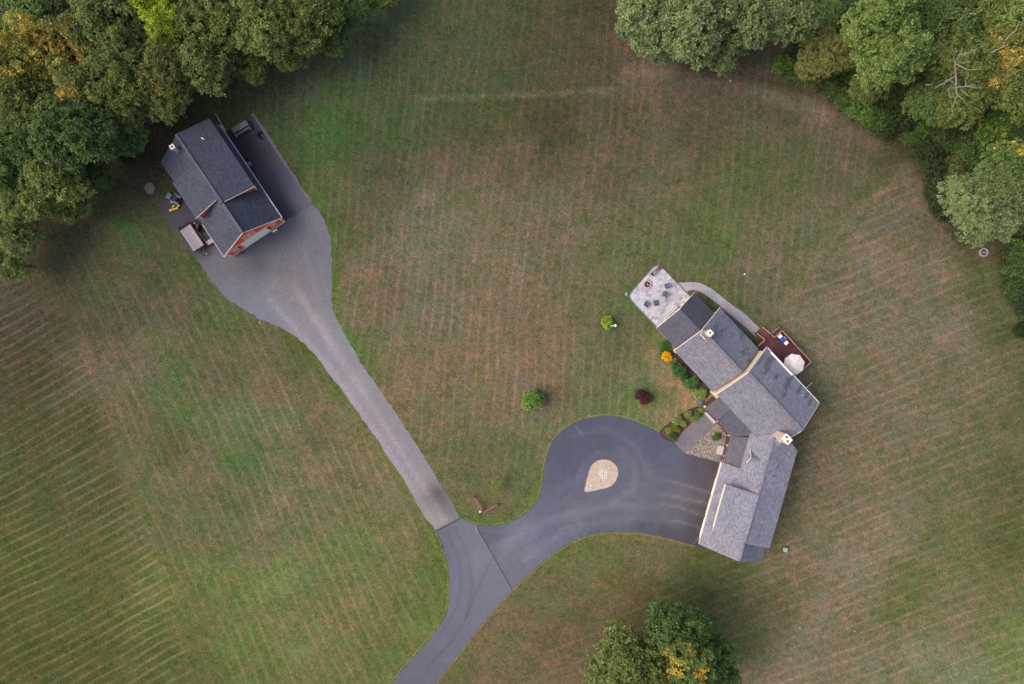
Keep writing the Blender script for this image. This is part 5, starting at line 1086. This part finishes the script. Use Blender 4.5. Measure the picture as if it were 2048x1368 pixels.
TREES = [
 (38, 112, 72, 'gold', 'golden topped tree at the far left, second crown up from the dark gap', 1.05),
 (150, 78, 66, 'amber', 'orange tinged tree just right of the golden topped one at upper left', 1.1),
 (322, 28, 52, 'lime', 'bright lime green maple at the top edge of the left wood', 1.35),
 (222, 28, 78, 'olive', 'large olive tree at the top edge, left of the lime green maple', 1.05),
 (240, 120, 66, 'olive', 'olive tree directly below the one left of the lime maple', 1.1),
 (330, 128, 66, 'brown', 'brownish olive tree directly below the lime green maple', .95),
 (165, 168, 60, 'amber', 'green tree with scattered orange leaves in the middle of the left wood', 1.0),
 (235, 205, 62, 'oak', 'green tree up and left of the barn chimney, one crown into the wood', .95),
 (318, 196, 56, 'olive', 'olive tree at the wood edge straight above the barn', .9),
 (55, 225, 70, 'oak', 'green tree at the left edge below the golden topped tree', 1.0),
 (140, 265, 78, 'deep', 'broad deep green tree at mid height of the left wood', 1.05),
 (235, 275, 52, 'deep', 'low deep green tree at the wood edge left of the barn chimney', .75),
 (25, 310, 70, 'deep', 'dark green tree cut by the left edge beside the broad deep green one', 1.0),
 (110, 345, 66, 'oak', 'green tree at the wood edge level with the barn roof', .9),
 (178, 348, 42, 'deep', 'small low tree at the wood edge left of the bare tan patch', .55),
 (28, 392, 60, 'olive', 'olive tree at the left edge level with the riding mower', .9),
 (145, 402, 42, 'olive', 'thin low olive tree hanging over the lawn left of the barn', .55),
 (22, 462, 48, 'olive', 'olive tree at the left edge near the lower end of the wood', .75),
 (8, 525, 44, 'olive', 'last and lowest tree of the wood on the left edge', .65),
 (430, 32, 72, 'oak', 'green tree at the top edge right of the lime green maple', 1.0),
 (412, 118, 62, 'olive', 'olive tree at the wood edge above and right of the barn roof', .9),
 (515, 42, 70, 'olive', 'olive tree at the top edge, second right of the lime maple', 1.0),
 (498, 118, 46, 'oak', 'low green tree at the wood edge above the grey boxed trailer', .7),
 (600, 38, 70, 'oak', 'green tree at the top edge, third right of the lime maple', .95),
 (575, 92, 42, 'oak', 'low green tree on the lawn edge in the upper left middle', .65),
 (660, 62, 46, 'deep', 'low deep green tree at the right end of the left wood', .7),
 (698, 8, 46, 'deep', 'small tree at the top edge ending the left wood', .7),
 (765, -14, 34, 'oak', 'treetop just reaching into the photo left of the top centre lawn', .6),
 (62, -4, 74, 'deep', 'dark low tree in the shaded top left corner', .55),
 (10, 22, 60, 'deep', 'dark low tree filling the very top left corner', .5),
 (1312, 42, 72, 'grey', 'grey green oak at the left end of the upper middle oaks', 1.0),
 (1395, 40, 72, 'grey', 'grey green oak second from the left of the upper middle oaks', 1.1),
 (1452, 88, 52, 'grey', 'lower grey green oak bulging over the lawn in the upper middle', .85),
 (1492, 32, 62, 'grey', 'grey green oak third from the left of the upper middle oaks', 1.05),
 (1558, 30, 58, 'grey', 'rightmost grey green oak of the upper middle oaks', 1.05),
 (1340, 82, 46, 'grey', 'low oak crown at the lower left of the upper middle oaks', .8),
 (1655, 105, 62, 'brown', 'low brownish tree between the middle oaks and the pale green tree', .6),
 (1640, 8, 48, 'deep', 'dark low tree at the top edge right of the middle oaks', .5),
 (1765, 38, 66, 'fresh', 'tall pale green tree at the top edge of the upper right wood', 1.2),
 (1790, 112, 68, 'fresh', 'tall pale green tree with yellowing tips, nearest the lawn at upper right', 1.2),
 (1742, 165, 40, 'oak', 'lower green tree tucked under the tall pale green one', .75),
 (1885, 25, 66, 'deep', 'dark green tree at the top edge right of the tall pale green tree', .85),
 (1972, 15, 62, 'oak', 'green tree at the top edge near the upper right corner', .95),
 (1932, 112, 62, 'oak', 'green tree behind the upper part of the dead tree', 1.0),
 (2005, 108, 56, 'amber', 'green tree with orange leaves right of the dead tree', 1.05),
 (2045, 45, 60, 'fresh', 'fresh green tree in the upper right corner', 1.05),
 (1868, 205, 52, 'deep', 'dark grey green tree left of the foot of the dead tree', .7),
 (1925, 205, 52, 'oak', 'green tree under the lower branches of the dead tree', .85),
 (1895, 160, 44, 'deep', 'dark tree hiding the foot of the dead tree', .8),
 (2030, 178, 58, 'oak', 'green tree at the right edge right of the dead tree', .9),
 (1945, 410, 66, 'grey', 'broad grey green oak right of the lawn, above the stone fire ring', .8),
 (2010, 428, 52, 'grey', 'grey green oak at the right edge beside the broad one', .8),
 (2000, 370, 50, 'grey', 'grey green tree above the broad oak at the right edge', .95),
 (2035, 330, 56, 'spot', 'tall tree with bright yellow leaves at the right edge', 1.15),
 (1352, 1264, 62, 'deep', 'dark green tree forming the highest crown of the bottom clump', 1.0),
 (1240, 1322, 64, 'olive', 'olive tree at the left of the bottom clump', 1.0),
 (1378, 1335, 70, 'spot', 'tree with bright yellow leaves in the middle of the bottom clump', 1.1),
 (1430, 1318, 54, 'deep', 'dark green tree at the right of the bottom clump', .9),
 (1300, 1362, 66, 'oak', 'green tree cut by the bottom edge, middle of the bottom clump', 1.05),
 (1222, 1372, 48, 'olive', 'olive tree cut by the bottom edge, left of the bottom clump', .9),
 (1450, 1372, 46, 'deep', 'dark green tree cut by the bottom edge, right of the bottom clump', .9)]
for i, (u, v, r_, m_, lb, hs) in enumerate(TREES): tree(u, v, r_, m_, lb, i, hs, 'broadleaf trees around the lawn')
# dead tree
def dead(lines, base, label):
    r = thing('dead_tree', label, 'tree', (base.x, base.y, 0)); mb = MB(); rr = random.Random(3)
    for i, (pts, z0, z1, r0) in enumerate(lines):
        n = len(pts); q = []
        for j, (a, b) in enumerate(pts):
            z = z0 + (z1 - z0) * j / (n - 1); q.append(P(1640 + a / 4.56, b / 4.56, z))
        fine = []
        for j in range(n - 1):
            for k in range(3):
                t_ = k / 3; p = q[j].lerp(q[j + 1], t_); fine.append(p + Vector((rr.uniform(-.12, .12), rr.uniform(-.12, .12), rr.uniform(-.05, .05))) * (0 if k == 0 else 1))
        fine.append(q[-1]); m = len(fine); mb.tube(fine, [r0 * (1 - .75 * j / (m - 1)) for j in range(m)], 6)
        for j in range(2, m - 1, 2):
            d_ = (fine[j + 1] - fine[j]).normalized(); s2 = Vector((-d_.y, d_.x, rr.uniform(-.2, .5))) * rr.choice((-1, 1)); e = fine[j] + (d_ + s2).normalized() * rr.uniform(.4, 1.1)
            mb.tube([fine[j], e], [r0 * .35, r0 * .12], 5)
    obj('branches', mb, deadwood, r)
    tk = P(1640 + 1240 / 4.56, 690 / 4.56, 11.5); obj('trunk', MB().tube([Vector((base.x, base.y, 0)), Vector((base.x, base.y, 5)), tk], [.17, .14, .08], 9).tube([tk, P(1640 + 1230 / 4.56, 580 / 4.56, 13)], [.1, .08], 7).tube([tk, P(1640 + 1240 / 4.56, 800 / 4.56, 12.4)], [.1, .08], 7), deadwood, r)
tb = P(1640 + 1240 / 4.56, 690 / 4.56, 11.5)
dead([([(1230, 580), (1340, 635), (1480, 635)], 13, 15, .062), ([(1230, 580), (1260, 500), (1400, 465), (1470, 425)], 13, 15.5, .062), ([(1280, 490), (1320, 385)], 13.6, 15, .05), ([(1270, 562), (1375, 575)], 13.2, 14.4, .045),
      ([(1240, 800), (1330, 790), (1470, 800)], 12.4, 14.5, .062), ([(1330, 790), (1420, 775)], 13.4, 14.2, .05), ([(1240, 800), (1255, 870), (1190, 1020)], 12.4, 13.6, .08), ([(1255, 870), (1320, 915)], 12.8, 13.6, .05), ([(1285, 815), (1355, 885)], 13.0, 13.9, .05),
      ([(1240, 800), (1235, 770), (1160, 725), (1120, 800)], 12.4, 14, .06), ([(1240, 800), (1180, 800), (1180, 880), (1240, 885)], 12.4, 13.5, .06), ([(1330, 790), (1335, 720), (1370, 650)], 13.4, 14.6, .05), ([(1240, 600), (1212, 505)], 13, 14, .05)], tb, 'bare bleached dead tree standing above the green crowns at upper right')
def top_of(txt): return next(o for o in C.objects if o.get('label') == txt)
for host, pts, z in (('green tree with orange leaves right of the dead tree', [(1560, 480), (1640, 440), (1715, 405)], 13.6), ('green tree with orange leaves right of the dead tree', [(1690, 370), (1740, 310), (1785, 285), (1800, 230), (1820, 195)], 13.4),
                     ('dark green tree at the top edge right of the tall pale green tree', [(1275, 175), (1330, 125), (1430, 125)], 11.2), ('dark grey green tree left of the foot of the dead tree', [(960, 770), (1000, 775), (1030, 755)], 9.0)):
    q = [P(1640 + a / 4.56, b / 4.56, z + j * .3) for j, (a, b) in enumerate(pts)]; mb = MB().tube(q, [.07 * (1 - .6 * j / (len(q) - 1)) for j in range(len(q))], 6)
    mb.tube([q[1], q[1] + (q[-1] - q[1]).length * .5 * Vector((.6, .7, .3))], [.04, .015], 5)
    h_ = top_of(host); o = obj('dead_branch', mb, deadwood); o.parent = h_
    bpy.context.view_layer.update(); o.matrix_parent_inverse = (Matrix.Translation(h_.location) @ h_.rotation_euler.to_matrix().to_4x4() @ Matrix.Diagonal((*h_.scale, 1))).inverted()

# shrubs and small garden plants
def shrub(kind, u, v, rpx, h, mat, label, seed, cat='shrub', n=34, leaf=.11, group=None, tuft=14):
    Rr = rpx * S; me, cl = crown('foliage', seed, Rr, h * .5, h * .5, n, tuft, 7, (leaf * 1.5, leaf * .9), (Rr * .22, Rr * .36), leaf * 1.6)
    me.materials.append(mat); p = P(u, v, h * .6); r = thing(kind, label, cat, (p.x, p.y, 0), 0, group)
    o = bpy.data.objects.new('foliage', me); C.objects.link(o); o.parent = r
    st = MB(); rr = random.Random(seed)
    for k in range(5):
        a_ = rr.uniform(0, 6.28); st.tube([(0, 0, 0), (Rr * .3 * math.cos(a_), Rr * .3 * math.sin(a_), h * .3), (Rr * .55 * math.cos(a_), Rr * .55 * math.sin(a_), h * .6)], [.03, .02, .01], 5)
    obj('stems', st, bark, r, local=True); return r
mg = leafmat('shrub green', srgb(72, 102, 54), srgb(52, 80, 44)); ml = leafmat('pale shrub', srgb(128, 138, 84), srgb(96, 112, 68)); my = leafmat('yellow green shrub', srgb(118, 126, 60), srgb(88, 100, 46))
mred = leafmat('burgundy leaf', srgb(96, 42, 42), srgb(66, 34, 36)); mor = leafmat('orange flowers', srgb(208, 118, 14), srgb(214, 158, 24)); mfl = leafmat('yellow flecked bush', srgb(128, 150, 60), srgb(96, 122, 52), srgb(226, 196, 60), 1.0, 1.6, .55, .60)
mst = leafmat('streaked tree leaf', srgb(120, 146, 70), srgb(62, 92, 44))
shrub('ornamental_tree', 1066, 801, 19, 2.4, mst, 'round bright green young tree alone in the middle lawn', 1, 'tree', 60, .15)
shrub('japanese_maple', 1283, 790, 12, 1.6, leafmat('dark burgundy', srgb(74, 42, 46), srgb(54, 36, 38)), 'dark burgundy maple, upper left half of the red pair in the lawn', 2, 'tree', 24, .12)
shrub('japanese_maple', 1292, 797, 11, 1.3, mred, 'brighter red maple, lower right half of the red pair in the lawn', 3, 'tree', 22, .12)
shrub('bush', 1216, 646, 11.5, 1.1, mfl, 'yellow flecked light green bush beside the white yard lamp', 4, 'bush', 36, .12)
shrub('round_shrub', 1358, 741, 13, 1.5, mg, 'rounded green shrub by the middle house wall, nearer the orange flowers', 5, 'shrub', 44)
shrub('round_shrub', 1382.5, 767, 13, 1.5, mg, 'rounded green shrub by the middle house wall, nearer the front door', 6, 'shrub', 44)
shrub('shrub', 1369, 754, 6, .9, leafmat('dark filler', srgb(50, 86, 38), srgb(40, 70, 36)), 'small dark shrub between the two rounded green shrubs', 7)
shrub('shrub', 1400, 788, 12, .9, ml, 'loose pale green shrub left of the front entry porch', 8, n=22, tuft=8)
shrub('shrub', 1345, 724, 7, .5, leafmat('dusty pink plant', srgb(122, 102, 88), srgb(92, 92, 64)), 'low dusty pinkish plant beside the orange flowers', 9, n=20, tuft=8)
shrub('flower_clump', 1334, 713, 8.5, .8, mor, 'clump of bright orange and yellow flowers at the house corner', 10, 'flowers', 30, .12)
dg_ = leafmat('day lily green', srgb(56, 92, 38), srgb(44, 74, 34))
def lily(u, v, label, seed):
    r = thing('fern_clump', label, 'plant', P(u, v)); rs = random.Random(seed); mb = MB()
    for k in range(170):
        a_ = rs.uniform(0, 6.28); L = rs.uniform(.4, 1.0); h_ = rs.uniform(.3, .6); x, y = rs.uniform(-.3, .3), rs.uniform(-.5, .5); c_, s_ = math.cos(a_), math.sin(a_)
        p0, p1, p2 = Vector((x, y, 0)), Vector((x + c_ * L * .5, y + s_ * L * .5, h_)), Vector((x + c_ * L, y + s_ * L, h_ * .5)); w_ = Vector((-s_, c_, 0)) * .035
        mb.face([p0 - w_, p0 + w_, p1 + w_, p1 - w_]); mb.face([p1 - w_, p1 + w_, p2])
    obj('leaves', mb, plain('blade green', srgb(60, 94, 40), .7, .3, 8, 0, .2), r, local=True)
lily(1331, 692, 'dark green arching plant clump at the corner of the low house wing', 1); lily(1328, 703, 'smaller dark green arching plant clump just above the orange flowers', 2)
for i, (u, v, r_, m_, lb) in enumerate([
    (1377, 828.5, 7, 'my', 'yellow green shrub in the mulch bed, upper middle'), (1396.5, 829, 7, 'mg', 'green shrub in the mulch bed, second from the entry'), (1403.7, 820.4, 6, 'my', 'shrub in the mulch bed closest to the entry step'),
    (1387, 837, 5.5, 'my', 'small round shrub on the walkway side of the mulch bed'), (1366, 847, 6, 'my', 'round bright shrub in the middle of the mulch bed'), (1352.5, 843.5, 6, 'ml', 'loose pale shrub at the lawn side of the mulch bed'),
    (1358, 838.5, 5, 'ml', 'smaller pale shrub at the lawn side of the mulch bed'), (1350.7, 856.6, 7.5, 'my', 'large round shrub near the forecourt end of the mulch bed'), (1338.6, 862, 7, 'my', 'yellowish shrub in the forecourt end of the mulch bed'), (1345.8, 873.5, 8, 'mg', 'wide green shrub at the corner of bed and walkway'),
    (1433.5, 873.5, 7.5, 'mg', 'single round green shrub in the bed of river stones')]):
    shrub('shrub', u, v, r_, .6, {'my': my, 'mg': mg, 'ml': ml}[m_], lb, 20 + i, 'shrub', 22, .09, 'low shrubs by the entry walkway', 10)
r = thing('sapling', 'thin leaning sapling with yellow green leaves above the V shaped fence', 'tree', P(985, 962))
top_ = P(993, 972, 2.2) - r.location; obj('trunk', MB().tube([(0, 0, 0), (0, -.1, 1.0), tuple(top_)], [.05, .04, .02], 7), plain('pale stem', srgb(176, 168, 158), .8), r, local=True)
rs = np.random.RandomState(5); T = np.concatenate([np.array([.35, -.9, 1.6]) + rs.normal(size=(50, 3)) * np.array([.42, .5, .3]), np.array([.75, .1, 1.8]) + rs.normal(size=(40, 3)) * np.array([.35, .3, .25])])
me = leaf_mesh('foliage', T, np.tile([0, 0, 1.0], (90, 1)), 6, .3, .05, .2, 4); me.materials.append(leafmat('willow leaf', srgb(112, 120, 66), srgb(92, 106, 56))); o = bpy.data.objects.new('foliage', me); C.objects.link(o); o.parent = r

# bushes of the wood edge
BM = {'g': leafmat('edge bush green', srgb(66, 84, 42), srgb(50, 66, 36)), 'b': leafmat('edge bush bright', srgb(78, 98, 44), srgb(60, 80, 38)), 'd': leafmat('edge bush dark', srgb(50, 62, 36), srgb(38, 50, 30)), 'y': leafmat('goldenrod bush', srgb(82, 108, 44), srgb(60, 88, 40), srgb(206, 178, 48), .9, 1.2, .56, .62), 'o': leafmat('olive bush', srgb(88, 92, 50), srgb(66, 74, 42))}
bsrc = []
for s_ in range(4):
    me, cl = crown('foliage', 300 + s_, 1.5, .95, 1.0, 34, 20, 7, (.26, .15), (.36, .62), .24); me.materials.append(BM['g'])
    st = MB(); rr = random.Random(s_)
    for k in range(6):
        a_ = k + rr.random(); st.tube([(0, 0, 0), (.5 * math.cos(a_), .5 * math.sin(a_), .7), (.9 * math.cos(a_), .9 * math.sin(a_), 1.2)], [.05, .03, .01], 5)
    sm = bpy.data.meshes.new('stems'); sm.from_pydata(st.v, [], st.f); sm.materials.append(bark); bsrc.append((me, sm))
BUSH = [(1570, 128, 20, 'b', 'bright green bush under the rightmost middle oak'), (1600, 150, 18, 'g', 'green bush at the lawn edge below the brownish tree'), (1598, 112, 24, 'd', 'dark bush in the shade right of the middle oaks'), (1625, 160, 20, 'o', 'olive bush at the lawn edge, upper right'),
 (1660, 172, 20, 'g', 'green bush at the lawn edge below and right of the brownish tree'), (1688, 195, 20, 'g', 'green bush at the lawn edge, third in the row'), (1712, 208, 26, 'b', 'largest bright green bush at the lawn edge'), (1738, 222, 24, 'b', 'second bright green bush beside the largest one'),
 (1762, 244, 22, 'g', 'green bush between the bright bushes and the light green one'), (1778, 262, 16, 'd', 'dark small bush at the lawn corner'), (1800, 238, 30, 'd', 'dark bush below the grey green tree'), (1842, 262, 22, 'b', 'light green bush at the wood edge below the dark trees'), (1826, 276, 18, 'g', 'green bush just left of the light green one'),
 (1852, 300, 26, 'd', 'dark bush at the wood edge, start of the right row'), (1880, 276, 28, 'g', 'green bush behind the start of the right row'), (1866, 338, 26, 'd', 'dark bush midway down the right row'), (1872, 382, 24, 'd', 'dark bush left of the broad grey green oak'), (1882, 418, 20, 'd', 'lowest dark bush hugging the broad grey green oak'),
 (1905, 342, 24, 'o', 'olive bush in the clearing above the broad oak'), (1930, 300, 30, 'g', 'green bush in the middle of the right thicket'), (1965, 268, 32, 'y', 'yellow flowering bush in the right thicket'), (2005, 245, 32, 'y', 'yellow flowering bush nearer the right edge'), (2038, 262, 26, 'g', 'green bush at the right edge of the thicket'), (1985, 305, 26, 'b', 'bright bush left of the yellow leaved tree'),
 (1915, 250, 30, 'd', 'dark bush beneath the dead tree group'), (1955, 332, 22, 'g', 'green bush above the broad oak'), (2040, 530, 34, 'g', 'green bush at the right edge below the fire ring level'), (2030, 575, 22, 'g', 'smaller green bush below the one at the right edge'), (2046, 600, 22, 'd', 'lowest dark bush on the right edge'), (2040, 505, 20, 'y', 'bush with a few yellow leaves on the right edge'),
 (250, 300, 22, 'd', 'dark bush under the trees left of the barn'), (345, 205, 20, 'd', 'dark bush under the trees above the barn'), (90, 395, 26, 'd', 'dark bush under the trees at the left'), (2044, 660, 14, 'd', 'small dark bush far down the right edge'), (1702, 40, 30, 'd', 'dark bush in the gap near the top edge'), (1850, 110, 30, 'd', 'dark bush in the gap between the pale and dark trees')]
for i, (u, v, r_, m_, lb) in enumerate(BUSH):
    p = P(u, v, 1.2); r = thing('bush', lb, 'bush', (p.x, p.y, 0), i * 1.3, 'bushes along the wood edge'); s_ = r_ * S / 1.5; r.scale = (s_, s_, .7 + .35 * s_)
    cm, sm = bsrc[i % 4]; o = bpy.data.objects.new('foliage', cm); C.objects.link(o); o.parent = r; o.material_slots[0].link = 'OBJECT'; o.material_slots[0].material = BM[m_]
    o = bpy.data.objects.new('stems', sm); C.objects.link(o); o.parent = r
# undergrowth
def inside(px, py, poly):
    r_ = np.zeros(len(px), bool); n = len(poly)
    for i in range(n):
        x1, y1 = poly[i]; x2, y2 = poly[(i + 1) % n]
        c = ((y1 > py) != (y2 > py)) & (px < (x2 - x1) * (py - y1) / (y2 - y1 + 1e-9) + x1); r_ ^= c
    return r_
def cover(poly, count, label, mat, seed, hmax=.9, leaf=(.26, .16)):
    rs = np.random.RandomState(seed); a = np.array(poly); u = rs.uniform(a[:, 0].min(), a[:, 0].max(), count * 3); v = rs.uniform(a[:, 1].min(), a[:, 1].max(), count * 3)
    k = inside(u, v, poly); u, v = u[k][:count], v[k][:count]
    x = (u - 1024) * S; y = (684 - v) * S; h = np.array([mnoise.noise(Vector((a_ * .35, b_ * .35, seed))) for a_, b_ in zip(x, y)]) ; h = np.clip(.45 + h, .05, 1) * hmax * rs.uniform(.5, 1, len(x))
    T = np.stack([x, y, h], 1); me = leaf_mesh('undergrowth', T, np.tile([0, 0, 1.0], (len(T), 1)), 6, leaf[0], leaf[1], .3, seed); me.materials.append(mat)
    o = bpy.data.objects.new('undergrowth', me); C.objects.link(o); tag(o, label, 'undergrowth', kind='stuff')
cover([(1570, -30), (1590, 130), (1640, 165), (1700, 205), (1770, 262), (1850, 305), (1868, 360), (1880, 420), (1905, 445), (2090, 480), (2090, -30)], 9000, 'leafy undergrowth beneath the upper right trees', leafmat('ground leaves', srgb(76, 98, 44), srgb(54, 78, 36), srgb(190, 164, 50), .7, .6, .60, .66), 1)
cover([(2018, 500), (2012, 560), (2030, 610), (2040, 660), (2090, 690), (2090, 480)], 900, 'leafy undergrowth along the right edge below the fire ring', BM['g'], 2, .6)
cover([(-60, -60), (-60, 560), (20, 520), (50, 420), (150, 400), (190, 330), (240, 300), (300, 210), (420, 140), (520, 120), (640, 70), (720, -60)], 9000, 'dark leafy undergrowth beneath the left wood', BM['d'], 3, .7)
cover([(1560, 100), (1560, 128), (1640, 178), (1700, 222), (1780, 275), (1850, 320), (1862, 400), (1885, 440), (1895, 430), (1860, 300), (1770, 250), (1640, 150)], 1600, 'fringe of weeds where the lawn meets the upper right wood', BM['o'], 4, .35, (.2, .08))
# loose grass tufts over the lawn and fallen leaves below the crowns
def scatter(name, label, count, seed, box, ok, mat, per, leaf, h, spread):
    rs = np.random.RandomState(seed); u = rs.uniform(box[0], box[2], count); v = rs.uniform(box[1], box[3], count); k = ok(u, v, rs); u, v = u[k], v[k]
    for poly in (gravel_px, entry_px, main_px, patio_px, path_px, [(430, 262), (505, 226), (630, 412), (572, 445)], [(466, 513), (570, 444), (450, 235), (335, 325)], [(1315, 655), (1400, 760), (1345, 890), (1440, 930), (1400, 1095), (1525, 1125), (1600, 900), (1640, 800), (1620, 720), (1545, 660), (1500, 680), (1385, 585)]):
        k = ~inside(u, v, [p[:2] for p in poly]); u, v = u[k], v[k]
    T = np.stack([(u - 1024) * S, (684 - v) * S, rs.uniform(.5, 1, len(u)) * h], 1); me = leaf_mesh(name, T, np.tile([0, 0, 1.0], (len(T), 1)), per, leaf[0], leaf[1], spread, seed); me.materials.append(mat)
    o = bpy.data.objects.new(name, me); C.objects.link(o); tag(o, label, name.replace('_', ' '), kind='stuff')
def clumpy(u, v, rs): return np.array([mnoise.noise(Vector((a * .02, b * .02, 5))) for a, b in zip(u, v)]) + rs.uniform(-.35, .35, len(u)) > .05
scatter('grass_tufts', 'loose straw and green grass tufts scattered over the mown lawn', 34000, 11, (-40, -40, 2090, 1410), clumpy, leafmat('straw tufts', srgb(122, 106, 82), srgb(72, 84, 48)), 4, (.16, .05), .05, .12)
def near_trees(u, v, rs):
    d = np.full(len(u), 1e9)
    for t_ in TREES: d = np.minimum(d, np.hypot(u - t_[0], v - t_[1]) / t_[2])
    return d + rs.uniform(0, .8, len(u)) < 1.9
scatter('fallen_leaves', 'fallen brown and yellow leaves on the grass around the tree crowns', 16000, 12, (-40, -40, 2090, 1410), near_trees, leafmat('fallen leaf', srgb(110, 82, 50), srgb(120, 104, 56)), 1, (.16, .11), .04, .05)
# floor of the woods: leaf litter over soil
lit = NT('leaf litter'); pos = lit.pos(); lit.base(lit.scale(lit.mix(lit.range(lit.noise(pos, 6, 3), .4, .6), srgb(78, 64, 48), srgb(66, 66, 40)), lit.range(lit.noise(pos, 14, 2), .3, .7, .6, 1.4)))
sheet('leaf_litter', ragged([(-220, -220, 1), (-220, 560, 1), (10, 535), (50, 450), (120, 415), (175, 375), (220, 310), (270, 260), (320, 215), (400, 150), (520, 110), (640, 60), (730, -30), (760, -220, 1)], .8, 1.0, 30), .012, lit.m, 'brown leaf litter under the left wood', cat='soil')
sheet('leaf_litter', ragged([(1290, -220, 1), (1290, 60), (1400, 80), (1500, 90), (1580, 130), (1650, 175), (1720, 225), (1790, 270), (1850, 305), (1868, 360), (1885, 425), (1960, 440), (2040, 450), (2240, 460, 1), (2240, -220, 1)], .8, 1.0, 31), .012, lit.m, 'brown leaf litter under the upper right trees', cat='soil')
